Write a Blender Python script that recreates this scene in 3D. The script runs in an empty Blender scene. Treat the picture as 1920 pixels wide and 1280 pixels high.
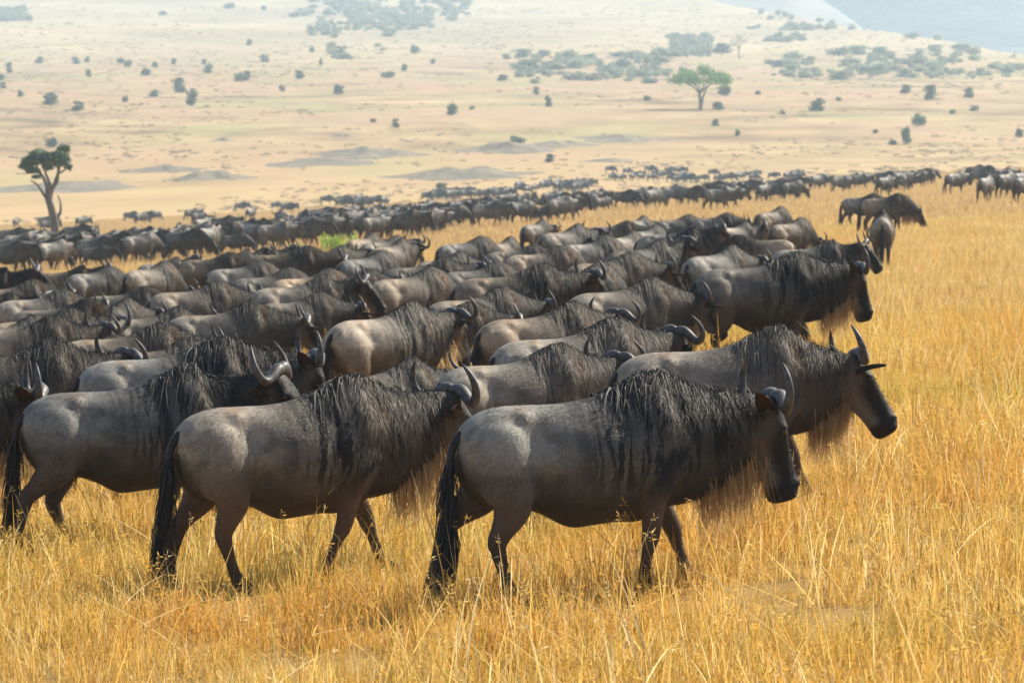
import bpy, bmesh, math, random
import numpy as np
from mathutils import Vector, Matrix
from mathutils.kdtree import KDTree
PI = math.pi; R = math.radians
scene = bpy.context.scene; COL = scene.collection
# ------------------------------------------------------------------ camera, sky, sun, exposure
FPX = 6400.0                       # focal length in photograph pixels (120 mm on a 36 mm frame, 1920 wide)
HORIZON = 250.0; CAM_Z = 2.65
cam = bpy.data.cameras.new('camera'); cam_ob = bpy.data.objects.new('camera', cam); COL.objects.link(cam_ob); scene.camera = cam_ob
cam.sensor_width = 36; cam.lens = 120; cam.clip_start = .5; cam.clip_end = 20000
cam_ob.location = (0, 0, CAM_Z); cam_ob.rotation_euler = (PI/2-math.atan((640-HORIZON)/FPX), 0, 0)
cam.dof.use_dof = True; cam.dof.focus_distance = 22.5; cam.dof.aperture_fstop = 7.0
SUN_AZ, SUN_EL = 50.0, 41.0        # degrees clockwise from the view direction (to the right), above the horizon
world = bpy.data.worlds.new('World'); scene.world = world; world.use_nodes = True
wt = world.node_tree; sky = wt.nodes.new('ShaderNodeTexSky'); sky.sky_type = 'NISHITA'; sky.sun_disc = False
sky.sun_elevation = R(SUN_EL); sky.sun_rotation = R(SUN_AZ); sky.altitude = 1500; sky.dust_density = 1.6
wt.links.new(sky.outputs[0], wt.nodes['Background'].inputs[0]); wt.nodes['Background'].inputs[1].default_value = .06
sun = bpy.data.lights.new('sun', 'SUN'); sun_ob = bpy.data.objects.new('sun', sun); COL.objects.link(sun_ob)
sun.energy = 5.0; sun.angle = R(.53); sun.color = (1, .90, .74)
_d = Vector((math.sin(R(SUN_AZ))*math.cos(R(SUN_EL)), math.cos(R(SUN_AZ))*math.cos(R(SUN_EL)), math.sin(R(SUN_EL))))
sun_ob.rotation_euler = _d.to_track_quat('Z', 'Y').to_euler(); sun_ob.location = _d*60
vs = scene.view_settings; vs.view_transform = 'Standard'; vs.look = 'None'; vs.gamma = 1; vs.exposure = 1.25; vs.use_curve_mapping = False
scene.render.engine = 'CYCLES'; cy = scene.cycles; cy.use_denoising = True; cy.max_bounces = 8; cy.diffuse_bounces = 3; cy.glossy_bounces = 2
cy.transmission_bounces = 3; cy.transparent_max_bounces = 6; cy.volume_bounces = 1; cy.sample_clamp_indirect = 6
# ------------------------------------------------------------------ materials
M = {}
class NT:
    def __init__(s, name):
        s.m = bpy.data.materials.new(name); s.m.use_nodes = True; s.t = s.m.node_tree; s.t.nodes.clear()
        s.out = s.n('ShaderNodeOutputMaterial'); M[name] = s.m
    def n(s, typ, **kw):
        nd = s.t.nodes.new(typ)
        for k, v in kw.items():
            if k in ('inp',): 
                for a, b in v.items(): s.set(nd, a, b)
            else: setattr(nd, k, v)
        return nd
    def set(s, nd, key, val):
        sock = nd.inputs[key]
        if isinstance(val, bpy.types.NodeSocket): s.t.links.new(val, sock)
        elif isinstance(val, bpy.types.Node): s.t.links.new(val.outputs[0], sock)
        else: sock.default_value = val
    def math(s, op, a, b=0., c=0., clamp=False):
        nd = s.n('ShaderNodeMath', operation=op); nd.use_clamp = clamp
        s.set(nd, 0, a); s.set(nd, 1, b)
        if op in ('MULTIPLY_ADD', 'SMOOTH_MIN', 'SMOOTH_MAX', 'COMPARE', 'WRAP'): s.set(nd, 2, c)
        return nd.outputs[0]
    def mix(s, fac, a, b, blend='MIX'):
        nd = s.n('ShaderNodeMix', data_type='RGBA', blend_type=blend); nd.clamp_factor = True
        s.set(nd, 0, fac); s.set(nd, 6, a); s.set(nd, 7, b); return nd.outputs[2]
    def noise(s, vec, scale, detail=3., rough=.55, dist=0.):
        nd = s.n('ShaderNodeTexNoise', inp={'Scale': scale, 'Detail': detail, 'Roughness': rough, 'Distortion': dist})
        if vec is not None: s.set(nd, 'Vector', vec)
        return nd
    def ramp(s, fac, stops, interp='LINEAR'):
        nd = s.n('ShaderNodeValToRGB'); s.set(nd, 0, fac); cr = nd.color_ramp; cr.interpolation = interp
        while len(cr.elements) < len(stops): cr.elements.new(.5)
        for e, (p, c) in zip(cr.elements, stops): e.position = p; e.color = c if len(c) == 4 else (*c, 1)
        return nd.outputs[0]
    def rng(s, v, a, b, c=0., d=1.):
        nd = s.n('ShaderNodeMapRange', interpolation_type='SMOOTHSTEP')
        for i, x in enumerate((v, a, b, c, d)): s.set(nd, i, x)
        return nd.outputs[0]
    def vmul(s, v, k):
        nd = s.n('ShaderNodeVectorMath', operation='MULTIPLY'); s.set(nd, 0, v); s.set(nd, 1, k); return nd.outputs[0]
    def bump(s, h, strength, dist):
        return s.n('ShaderNodeBump', inp={'Strength': strength, 'Distance': dist, 'Height': h}).outputs[0]
    def pbsdf(s, **kw):
        nd = s.n('ShaderNodeBsdfPrincipled')
        for k, v in kw.items(): s.set(nd, k.replace('_', ' '), v)
        return nd
    def done(s, sh): s.t.links.new(sh.outputs[0] if isinstance(sh, bpy.types.Node) else sh, s.out.inputs[0]); return s.m

def c4(r, g, b): return (r, g, b, 1.)

def make_coat():
    t = NT('coat')
    coat = t.n('ShaderNodeAttribute', attribute_name='coat'); rest = t.n('ShaderNodeAttribute', attribute_name='rest')
    sep = t.n('ShaderNodeSeparateColor'); t.set(sep, 0, coat.outputs['Color'])
    D, S_, W = sep.outputs; A = coat.outputs['Alpha']; rv = rest.outputs['Vector']
    info = t.n('ShaderNodeObjectInfo'); cs = t.n('ShaderNodeSeparateColor'); t.set(cs, 0, info.outputs['Color']); rnd = t.math('FRACT', t.math('MULTIPLY', cs.outputs[0], 37.3)); isl = t.n('ShaderNodeNewGeometry').outputs['Random Per Island']
    off = t.n('ShaderNodeVectorMath', operation='ADD'); t.set(off, 0, rv)
    cmb = t.n('ShaderNodeCombineXYZ'); t.set(cmb, 0, t.math('MULTIPLY', rnd, 3.1)); t.set(cmb, 1, t.math('MULTIPLY', rnd, 17.)); t.set(cmb, 2, 0.); t.set(off, 1, cmb)
    base = t.mix(t.noise(rv, 5.).outputs[0], c4(.068, .066, .063), c4(.152, .149, .14))
    base = t.mix(A, base, c4(.29, .284, .266))
    blotch = t.rng(t.noise(off.outputs[0], 7., 4.).outputs[0], .38, .72)
    base = t.mix(t.math('MULTIPLY', blotch, .5), base, c4(.034, .031, .029))
    base = t.mix(t.math('MULTIPLY', W, .85), base, c4(.15, .070, .026))
    st = t.noise(t.vmul(off.outputs[0], (24., 3., 1.6)), 1., 3., .5, .5).outputs[0]
    stm = t.math('MULTIPLY', t.math('MULTIPLY', t.rng(st, .47, .52), S_), info.outputs['Alpha'])
    base = t.mix(t.math('MULTIPLY', stm, .95), base, c4(.012, .012, .014))
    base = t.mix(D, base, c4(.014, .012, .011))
    fine = t.noise(t.vmul(rv, (210., 210., 26.)), 1., 3., .65).outputs[0]
    base = t.mix(t.rng(fine, .25, .75), t.mix(1., base, c4(.72, .72, .72), 'MULTIPLY'), t.mix(1., base, c4(1.4, 1.38, 1.34), 'MULTIPLY'))
    tint = t.mix(1., base, info.outputs['Color'], 'MULTIPLY'); tint = t.mix(t.math('MULTIPLY', isl, .8), tint, t.mix(1., tint, c4(1.65, 1.62, 1.56), 'MULTIPLY'))
    mid = t.noise(rv, 16., 4.).outputs[0]
    nb = t.bump(t.math('ADD', t.math('ADD', t.math('MULTIPLY', fine, .35), t.math('MULTIPLY', mid, .45)), t.math('MULTIPLY', t.math('MULTIPLY', st, S_), -.45)), .6, .014)
    p = t.pbsdf(Base_Color=tint, Roughness=t.rng(fine, .2, .8, .42, .6), Normal=nb)
    t.set(p, 'Specular IOR Level', .14); t.set(p, 'Sheen Weight', .0); t.set(p, 'Sheen Roughness', .45); t.set(p, 'Sheen Tint', c4(.9, .85, .78))
    t.done(p)

def make_hair(name, c0, c1, trans, rough=.45):
    t = NT(name); g = t.n('ShaderNodeNewGeometry'); rnd = g.outputs['Random Per Island']
    base = t.mix(rnd, c0, c1)
    p = t.pbsdf(Base_Color=base, Roughness=rough); t.set(p, 'Specular IOR Level', .35)
    if trans:
        tr = t.n('ShaderNodeBsdfTranslucent', inp={'Color': t.mix(.5, base, c1)})
        mx = t.n('ShaderNodeMixShader', inp={0: trans, 1: p.outputs[0], 2: tr.outputs[0]}); t.done(mx)
    else: t.done(p)

def make_small():
    make_hair('mane', c4(.007, .008, .010), c4(.030, .028, .028), 0, .62)
    make_hair('beard', c4(.20, .13, .07), c4(.75, .55, .30), .6)
    make_hair('tail', c4(.008, .008, .010), c4(.03, .028, .027), 0, .55)
    t = NT('horn'); tc = t.n('ShaderNodeTexCoord'); nz = t.noise(tc.outputs['Object'], 22., 4.).outputs[0]
    wv = t.noise(t.vmul(tc.outputs['Object'], (30, 30, 160)), 1., 2.).outputs[0]
    p = t.pbsdf(Base_Color=t.ramp(nz, [(.3, (.03, .029, .031)), (.7, (.125, .12, .12))]), Roughness=t.rng(wv, .2, .8, .42, .62), Normal=t.bump(wv, .35, .004)); t.set(p, 'Specular IOR Level', .32); t.done(p)
    t = NT('ear'); g = t.n('ShaderNodeNewGeometry'); tc = t.n('ShaderNodeTexCoord'); nz = t.noise(tc.outputs['Object'], 60., 3.).outputs[0]
    base = t.ramp(nz, [(.35, (.018, .014, .012)), (.7, (.060, .042, .028))])
    p = t.pbsdf(Base_Color=base, Roughness=.85); t.set(p, 'Specular IOR Level', .04); tr = t.n('ShaderNodeBsdfTranslucent', inp={'Color': c4(.5, .22, .07)})
    t.done(t.n('ShaderNodeMixShader', inp={0: .12, 1: p.outputs[0], 2: tr.outputs[0]}))
    t = NT('eye'); t.done(t.pbsdf(Base_Color=c4(.008, .006, .005), Roughness=.08))
make_coat(); make_small()
# ------------------------------------------------------------------ wildebeest builder
def catmull(xs, ys, q):
    xs = np.asarray(xs, float); ys = np.asarray(ys, float)
    m = np.gradient(ys, xs, axis=0)
    i = np.clip(np.searchsorted(xs, q) - 1, 0, len(xs) - 2)
    h = xs[i+1] - xs[i]; t = (q - xs[i]) / h
    if ys.ndim > 1: t = t[:, None]; h = h[:, None]
    return ((2*t**3-3*t**2+1)*ys[i] + (t**3-2*t**2+t)*h*m[i] + (-2*t**3+3*t**2)*ys[i+1] + (t**3-t**2)*h*m[i+1])

class Soup:
    """collects closed lofts: points, quads, and per-point coat data"""
    def __init__(s): s.v = []; s.f = []; s.c = []; s.r = []; s.n = 0
    def loft(s, rings, coat, rest):
        K, n, _ = rings.shape; b = s.n
        s.v.append(rings.reshape(-1, 3)); s.c.append(coat.reshape(-1, 4)); s.r.append(rest.reshape(-1, 3))
        for k in range(K-1):
            for j in range(n):
                j2 = (j+1) % n
                s.f.append((b+k*n+j, b+k*n+j2, b+(k+1)*n+j2, b+(k+1)*n+j))
        s.n += K*n
        for k, flip in ((0, True), (K-1, False)):
            s.v.append(rings[k].mean(0)[None]); s.c.append(coat[k].mean(0)[None]); s.r.append(rest[k].mean(0)[None])
            for j in range(n):
                a, c = b+k*n+j, b+k*n+(j+1) % n
                s.f.append((c, a, s.n) if flip else (a, c, s.n))
            s.n += 1

def unit(v): v = np.asarray(v, float); return v/np.linalg.norm(v)
def smooth(a, b, x): t = np.clip((np.asarray(x, float)-a)/(b-a), 0, 1); return t*t*(3-2*t)

TORSO = np.array([  # x, top, bottom, half width, top pinch
    (-.815, 1.03, .92, .045, .0), (-.795, 1.105, .81, .115, .1), (-.75, 1.165, .72, .175, .15), (-.66, 1.22, .65, .215, .2),
    (-.52, 1.25, .62, .235, .3), (-.38, 1.25, .60, .225, .35), (-.20, 1.243, .535, .262, .35), (-.02, 1.253, .490, .298, .35),
    (.16, 1.288, .475, .305, .4), (.30, 1.343, .49, .290, .5), (.43, 1.395, .51, .262, .6), (.55, 1.405, .545, .235, .62)])
NECK = np.array([  # t, top, bottom, half width, pinch
    (0, .43, .43, .235, .62), (.18, .375, .42, .205, .6), (.36, .305, .39, .178, .55), (.55, .235, .345, .15, .5),
    (.75, .18, .295, .122, .45), (.9, .145, .24, .105, .4), (1.0, .12, .17, .095, .3)])
HEAD = np.array([  # along, dorsal, jaw, half width
    (-.075, .035, .05, .045), (-.05, .07, .09, .080), (0, .086, .140, .102), (.07, .092, .175, .108), (.13, .093, .184, .110),
    (.18, .088, .178, .094), (.24, .084, .162, .074), (.31, .082, .142, .064), (.38, .081, .130, .068), (.435, .079, .126, .082),
    (.475, .070, .122, .090), (.505, .050, .110, .082), (.522, .018, .080, .050)])
HS = 1.16
TH = np.linspace(0, 2*PI, 33)[:-1]

def ring_pts(c, u, l, top, bot, w, pinch):
    co, si = np.cos(TH), np.sin(TH)
    up = np.where(co > 0, top*co, bot*co)
    sd = w*si*np.where(co > 0, 1-pinch*co**1.6*.75, 1-.12*co*co)
    return c[None] + up[:, None]*u[None] + sd[:, None]*l[None]

def hd_frame(pitch, yaw, roll=0):
    p, y = R(pitch), R(yaw)
    a = np.array((math.cos(p)*math.cos(y), math.cos(p)*math.sin(y), math.sin(p)))
    s = np.array((-math.sin(y), math.cos(y), 0.))
    f = np.cross(a, s)
    r = R(roll); s2 = s*math.cos(r)+f*math.sin(r); f2 = f*math.cos(r)-s*math.sin(r)
    return a, s2, f2

def ribbon(V, F, path, wdir, w0, w1):
    b = len(V); K = len(path)
    for i, p in enumerate(path):
        w = w0 + (w1-w0)*(i/(K-1))**1.5
        V.append(p - wdir*w); V.append(p + wdir*w)
        if i: F.append((b+2*i-2, b+2*i-1, b+2*i+1, b+2*i))

def mesh_from(name, V, F, mat, smooth_=True):
    me = bpy.data.meshes.new(name)
    me.from_pydata([tuple(map(float, v)) for v in V], [], F)
    me.materials.append(mat)
    if smooth_: me.shade_smooth()
    me.update(); return me

def tube(path, radii, n=8, squash=1.0, updir=None):
    path = np.asarray(path, float); V = []; F = []
    T = np.gradient(path, axis=0); prev = None
    for i, p in enumerate(path):
        t = unit(T[i])
        if prev is None:
            prev = unit(np.cross(t, (0.13, .9, .3)))
        a = unit(prev - t*np.dot(prev, t)); prev = a; b = np.cross(t, a)
        for j in range(n):
            q = 2*PI*j/n
            V.append(p + radii[i]*(math.cos(q)*a + math.sin(q)*b*squash))
        if i:
            for j in range(n):
                F.append(((i-1)*n+j, (i-1)*n+(j+1) % n, i*n+(j+1) % n, i*n+j))
    F.append(tuple(range(n))[::-1]); F.append(tuple((len(path)-1)*n+j for j in range(n)))
    return V, F

def leg_chain(front, side, swing, bend, lift):
    if front:
        P = np.array([(.53, .115, 1.06, .10, .05), (.52, .135, .98, .15, .085), (.50, .155, .84, .165, .10), (.46, .16, .70, .115, .085), (.455, .158, .60, .082, .066), (.46, .155, .50, .063, .053),
             (.468, .15, .41, .053, .047), (.465, .148, .36, .050, .044), (.46, .145, .28, .034, .031), (.455, .142, .18, .033, .030), (.46, .14, .115, .042, .037), (.478, .14, .07, .042, .04), (.485, .14, .05, .048, .044), (.495, .14, 0., .060, .052)])
        piv, joint, z1, z0 = (.5, .82), (.468, .39), .80, .62
    else:
        P = np.array([(-.50, .08, 1.14, .12, .06), (-.52, .112, 1.06, .19, .10), (-.55, .137, .92, .215, .112), (-.55, .152, .79, .19, .108), (-.545, .166, .68, .14, .092), (-.585, .162, .59, .098, .070), (-.645, .156, .51, .066, .052),
             (-.69, .15, .445, .056, .043), (-.695, .148, .39, .047, .039), (-.69, .146, .28, .036, .031), (-.685, .143, .18, .035, .031), (-.675, .14, .115, .043, .038), (-.655, .14, .07, .042, .04), (-.645, .14, .05, .048, .044), (-.63, .14, 0., .060, .052)])
        piv, joint, z1, z0 = (-.52, .92), (-.69, .43), .95, .60
    fat = 1.0+.16*(1-smooth(.5, .75, P[:, 2])); P[:, 3] *= fat; P[:, 4] *= fat
    rest = P.copy(); Q = P.copy()
    wgt = 1-smooth(z0, z1, P[:, 2])
    dx, dz = P[:, 0]-piv[0], P[:, 2]-piv[1]
    an = R(swing)*wgt
    Q[:, 0] = piv[0] + dx*np.cos(an) - dz*np.sin(an)
    Q[:, 2] = piv[1] + dx*np.sin(an) + dz*np.cos(an)
    jx, jz = joint[0]-piv[0], joint[1]-piv[1]; a0 = R(swing)
    J = (piv[0]+jx*math.cos(a0)-jz*math.sin(a0), piv[1]+jx*math.sin(a0)+jz*math.cos(a0))
    w2 = 1-smooth(joint[1]-.05, joint[1]+.03, P[:, 2])
    dx, dz = Q[:, 0]-J[0], Q[:, 2]-J[1]; an = R(bend)*w2
    Q[:, 0] = J[0]+dx*np.cos(an)-dz*np.sin(an); Q[:, 2] = J[1]+dx*np.sin(an)+dz*np.cos(an)
    zm = Q[:, 2].min(); low = Q[:, 2] < .62
    Q[low, 2] = .62-(.62-Q[low, 2])*(.62-lift)/(.62-zm)
    Q[:, 1] *= side; rest[:, 1] *= side
    t = np.arange(len(Q)); tt = np.linspace(0, len(Q)-1, 3*len(Q))
    return catmull(t, Q, tt), catmull(t, rest, tt)

def wildebeest(name, neck=(1.10, 0, 1.12), head=(-70, 0, 0), legs=((0, 0, 0),)*4, neckdir=None, seed=0, ear=(.7, -.4, -.5), horn=1.0, tail_sway=0., far=False, hairy=1.0):
    """returns dict of meshes for one pose.  legs: front right, front left, hind right, hind left = (swing, bend, lift)"""
    rg = np.random.default_rng(seed); S = Soup()
    # ---- trunk and neck, one loft
    q = np.concatenate([np.linspace(-.815, -.7, 7), np.linspace(-.66, .55, 26)])
    tor = catmull(TORSO[:, 0], TORSO, q)
    Z, Y = np.array((0, 0, 1.)), np.array((0, 1., 0))
    rings = []; sx = []
    for x, top, bot, w, pi in tor:
        c = np.array((x, 0, (top+bot)/2)); h = (top-bot)/2
        rings.append(ring_pts(c, Z, Y, h, h, w, pi)); sx.append(x)
    P0 = np.array((.55, 0, .975)); P3 = np.array(neck, float)
    a, s, f = hd_frame(*head)
    nd = unit(P3-P0) if neckdir is None else unit(neckdir)
    L = np.linalg.norm(P3-P0)
    P1, P2 = P0+np.array((.36*L, 0, 0)), P3-nd*.36*L
    tt = np.linspace(0, 1, 19)[1:]
    nk = catmull(NECK[:, 0], NECK, tt)
    for t, (_, top, bot, w, pi) in zip(tt, nk):
        c = (1-t)**3*P0+3*(1-t)**2*t*P1+3*(1-t)*t*t*P2+t**3*P3
        tg = unit(3*(1-t)**2*(P1-P0)+6*(1-t)*t*(P2-P1)+3*t*t*(P3-P2))
        l = unit(np.cross(Z, tg)); u = np.cross(tg, l)
        rings.append(ring_pts(c, u, l, top, bot, w, pi)); sx.append(.55+.6*t)
    rings = np.array(rings); sx = np.array(sx); K = len(sx)
    h = .5+.5*np.cos(TH)
    SX, HH = np.meshgrid(sx, h, indexing='ij')
    side = np.sin(TH)[None]*np.ones((K, 1))
    # coat: dark, stripe, warm, pale
    dark = .62*smooth(.48, .06, HH) + .35*smooth(.42, .85, SX)*smooth(.1, .5, HH) + .38*smooth(.15, .40, SX)*smooth(.80, .97, HH) + .10*smooth(.05, .45, SX)  # dark belly and forequarters; shade of the lower flank added into the colour
    stripe = smooth(-.28, .20, SX)*smooth(.12, .42, HH)*(1-.35*smooth(.93, 1.05, SX))
    warm = np.exp(-((SX-.64)/.07)**2)*smooth(.45, .85, HH)*1.0 + np.exp(-((SX+.40)/.07)**2)*smooth(.82, .97, HH)*.55 + .25*smooth(.3, .05, HH)  # sunlit brown of the shoulder front put into the colour; tan hip, belly
    pale = smooth(.0, -.35, SX)*smooth(.25, .7, HH)*.8
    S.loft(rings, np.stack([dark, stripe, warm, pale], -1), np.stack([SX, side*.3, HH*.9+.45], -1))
    crest = rings
    # ---- head
    H0 = P3 + np.array((0, 0, .015))
    qa = np.concatenate([np.linspace(-.075, 0, 6), np.linspace(.03, .47, 22), np.linspace(.485, .522, 5)])
    hd = catmull(HEAD[:, 0], HEAD, qa); hr = []
    for x, top, bot, w in hd:
        co, si = np.cos(TH), np.sin(TH)
        up = np.where(co > 0, top*co, bot*co)
        br = 1+.10*math.exp(-((x-.10)/.04)**2)
        e = np.where(co > 0, np.abs(si)**.75*np.sign(si)*br, si*(1-.35*co*co))
        hr.append(H0+(a*x+up[:, None]*f+(w*e)[:, None]*s)*HS)
    hr = np.array(hr)
    AX, HC = np.meshgrid(qa, np.cos(TH), indexing='ij')
    dk = np.clip(smooth(-.60, -.05, HC)*smooth(.06, .22, AX)*.95+smooth(-.05, .45, HC)*smooth(-.04, .05, AX)*.85 + smooth(.38, .46, AX)*1.0 + .35 + .35*np.exp(-((AX-.14)/.03)**2-((HC-.1)/.25)**2), 0, 1)
    S.loft(hr, np.stack([dk, .25*smooth(.2, .0, AX), .35*np.ones_like(AX)*smooth(.35, .1, AX), .25*smooth(-.2, -.7, HC)], -1), np.stack([AX+1.2, .1*np.sin(TH)[None]*np.ones_like(AX), .5+.5*HC], -1))
    # ---- legs
    for (front, sd), (sw, be, li) in zip(((1, -1), (1, 1), (0, -1), (0, 1)), legs):
        ch, rs = leg_chain(front, sd, sw, be, li)
        T = np.gradient(ch[:, :3], axis=0); lr = []; co_ = []; re_ = []
        nn = 18; th = np.linspace(0, 2*PI, nn+1)[:-1]
        for i in range(len(ch)):
            t = unit(T[i]); l = unit(np.array((0, 1., 0))-t*t[1]); u = np.cross(l, t)
            ra, rb = ch[i, 3], ch[i, 4]
            lr.append(ch[i, :3]+np.cos(th)[:, None]*u*ra+np.sin(th)[:, None]*l*rb)
            z = rs[i, 2]
            d = .48*smooth(.75, .35, z)+.35*smooth(.14, .05, z)+.18*smooth(.3, .1, z)
            wm = .5*smooth(.85, .5, z)
            pl = (0 if front else .7*smooth(.75, 1.0, z))
            co_.append(np.tile((d+(.22 if front else 0)*smooth(.5, .9, z), .95*smooth(.55, .80, z)*front, wm, pl), (nn, 1)))
            re_.append(np.stack([rs[i, 0]+np.cos(th)*rs[i, 3], .2*sd+np.sin(th)*rs[i, 4], np.full(nn, z/1.4)], -1))
        S.loft(np.array(lr), np.array(co_), np.array(re_))
    V = np.concatenate(S.v); C = np.concatenate(S.c); RS = np.concatenate(S.r)
    me = bpy.data.meshes.new('tmp'); me.from_pydata(V.tolist(), [], S.f); me.update()
    ob = bpy.data.objects.new('tmp', me); COL.objects.link(ob)
    m = ob.modifiers.new('r', 'REMESH'); m.mode = 'VOXEL'; m.voxel_size = .0135 if not far else .026
    m = ob.modifiers.new('s', 'SMOOTH'); m.factor = .5; m.iterations = 7 if not far else 2
    m = ob.modifiers.new('d', 'DECIMATE'); m.ratio = .42 if not far else .22
    dg = bpy.context.evaluated_depsgraph_get()
    bm_ = bpy.data.meshes.new_from_object(ob.evaluated_get(dg), depsgraph=dg)
    bpy.data.objects.remove(ob); bpy.data.meshes.remove(me)
    n = len(bm_.vertices); P = np.empty(n*3, 'f'); bm_.vertices.foreach_get('co', P); P = P.reshape(-1, 3).astype(float)
    N = np.array([tuple(v.normal) for v in bm_.vertices])
    # coat transfer
    kd = KDTree(len(V))
    for i, v in enumerate(V): kd.insert(v, i)
    kd.balance()
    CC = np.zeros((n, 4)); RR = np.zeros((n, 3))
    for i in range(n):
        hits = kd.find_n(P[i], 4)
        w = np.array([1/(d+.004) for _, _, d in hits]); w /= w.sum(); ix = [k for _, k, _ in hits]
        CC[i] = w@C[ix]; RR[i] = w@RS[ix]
    # ---- muscle and bone relief
    ay = np.abs(P[:, 1])
    def bump(x, y, z, rx, ry, rz, amp): return amp*np.exp(-((P[:, 0]-x)/rx)**2-((ay-y)/ry)**2-((P[:, 2]-z)/rz)**2)
    D = (bump(-.40, .15, 1.20, .05, .07, .04, .028) + bump(-.33, .22, 1.05, .09, .1, .11, -.026) + bump(-.27, .22, .74, .07, .1, .10, -.03) + bump(-.50, .25, .92, .13, .1, .14, .012)
         + bump(-.72, .12, .98, .05, .05, .12, .018) + bump(-.76, 0, .86, .09, .035, .16, -.035)
         + bump(.50, .2, 1.14, .06, .12, .18, .022) + bump(.40, .24, .80, .11, .1, .12, .022) + bump(.24, .26, .84, .045, .1, .2, -.020) + bump(.26, .22, 1.16, .07, .1, .12, -.016)
         + bump(.58, .15, .74, .05, .1, .12, -.022) + bump(.62, .15, 1.20, .05, .1, .10, -.014) + bump(-.10, 0, .49, .16, .05, .06, .028) + bump(.36, 0, .5, .10, .06, .06, .022))
    def hbump(t_, side_, up_, r, amp):      # bump at a head-local point, both sides
        o_ = np.zeros(n)
        for sd in (-1, 1):
            c_ = H0+(a*t_+s*side_*sd+f*up_)*HS; o_ += amp*np.exp(-((P-c_)**2).sum(1)/r**2)
        return o_
    D = D+hbump(.12, .10, .045, .028, .010)+hbump(.155, .10, .03, .03, -.010)+hbump(.20, .085, -.02, .035, -.010)+hbump(.13, .10, -.09, .05, .012)+hbump(.26, .06, .0, .05, -.008)+hbump(.475, .055, .045, .022, -.018)+hbump(.44, .065, .055, .024, .012)+hbump(.49, .075, -.045, .018, -.010)
    rib = np.sin((P[:, 0]+.25*(P[:, 2]-.8))*2*PI/.075)*.0022*np.exp(-((P[:, 0]+.02)/.2)**2-((P[:, 2]-.86)/.17)**2)*(ay > .12)
    P = P+N*(D*1.45+rib*1.6)[:, None]
    bm_.vertices.foreach_set('co', P.astype('f').ravel())
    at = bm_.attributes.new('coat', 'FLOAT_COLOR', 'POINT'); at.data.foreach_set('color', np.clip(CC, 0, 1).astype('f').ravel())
    at = bm_.attributes.new('rest', 'FLOAT_VECTOR', 'POINT'); at.data.foreach_set('vector', RR.astype('f').ravel())
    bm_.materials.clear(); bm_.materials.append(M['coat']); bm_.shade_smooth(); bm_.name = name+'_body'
    out = {'body': bm_, 'H0': H0, 'frame': (a, s, f)}
    if not far:     # short coat hairs lying back along the body, coloured by the same coat pattern
        bm_.calc_loop_triangles(); nt = len(bm_.loop_triangles); TI = np.empty(nt*3, 'i'); bm_.loop_triangles.foreach_get('vertices', TI); TI = TI.reshape(-1, 3)
        NN = np.empty(n*3, 'f'); bm_.vertices.foreach_get('normal', NN); NN = NN.reshape(-1, 3).astype(float)
        ar = np.linalg.norm(np.cross(P[TI[:, 1]]-P[TI[:, 0]], P[TI[:, 2]]-P[TI[:, 0]]), axis=1)
        m_ = 42000; pk = rg.choice(nt, m_, p=ar/ar.sum()); b1 = np.sqrt(rg.random(m_)); b2 = rg.random(m_); W3 = np.stack([1-b1, b1*(1-b2), b1*b2], -1)
        ip = lambda A_: (A_[TI[pk]]*W3[:, :, None]).sum(1)
        rp, rn, rc, rr = ip(P), ip(NN), ip(CC), ip(RR); rn /= np.linalg.norm(rn, axis=1)[:, None]
        onh = rr[:, 0] > 1.16; neckw = smooth(.22, .55, rr[:, 0])*(~onh)*(rp[:, 2] > .6)
        fl = np.where(onh[:, None], a[None], np.stack([-.75+.55*neckw, 0*neckw, -.65-.25*neckw], -1))+rg.normal(0, .16, (m_, 3))
        fl -= rn*(fl*rn).sum(1)[:, None]; fl /= np.maximum(np.linalg.norm(fl, axis=1), 1e-6)[:, None]
        ln_ = np.where(onh, rg.uniform(.010, .020, m_), rg.uniform(.016, .032, m_)+neckw*rg.uniform(.0, .055, m_))*np.where(rp[:, 2] < .55, .6, 1)
        li = rg.uniform(.06, .34, m_); tip = rp+(fl*np.cos(li)[:, None]+rn*np.sin(li)[:, None])*ln_[:, None]; tip[:, 2] -= neckw*.006
        wv = np.cross(fl, rn)+rn*rg.normal(0, .35, m_)[:, None]; wv *= (rg.uniform(.0009, .0019, m_)*(1+.5*neckw))[:, None]
        rp = rp-rn*.001
        FV = np.stack([rp-wv, rp+wv, tip], 1).reshape(-1, 3); fm = bpy.data.meshes.new(name+'_fur')
        fm.from_pydata(FV.tolist(), [], [(3*i, 3*i+1, 3*i+2) for i in range(m_)])
        at = fm.attributes.new('coat', 'FLOAT_COLOR', 'POINT'); at.data.foreach_set('color', np.repeat(np.clip(rc, 0, 1), 3, 0).astype('f').ravel())
        at = fm.attributes.new('rest', 'FLOAT_VECTOR', 'POINT'); at.data.foreach_set('vector', np.repeat(rr, 3, 0).astype('f').ravel())
        fm.materials.append(M['coat']); out['fur'] = fm
    # ---- horns
    u = unit(-a*.93+f*.36); g = unit(np.cross(s, u))*-1
    if np.dot(g, f) < 0: g = -g
    hp = np.array([(.006, .050, .070), (.052, .058, .080), (.105, .048, .072), (.165, .020, .052), (.225, .012, .030), (.272, .048, .016), (.298, .105, .008), (.297, .170, .0), (.272, .228, -.006), (.238, .275, -.012), (.222, .292, -.014)])
    hrad = np.array([.047, .053, .051, .045, .039, .034, .0295, .0245, .0175, .009, .002])
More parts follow.
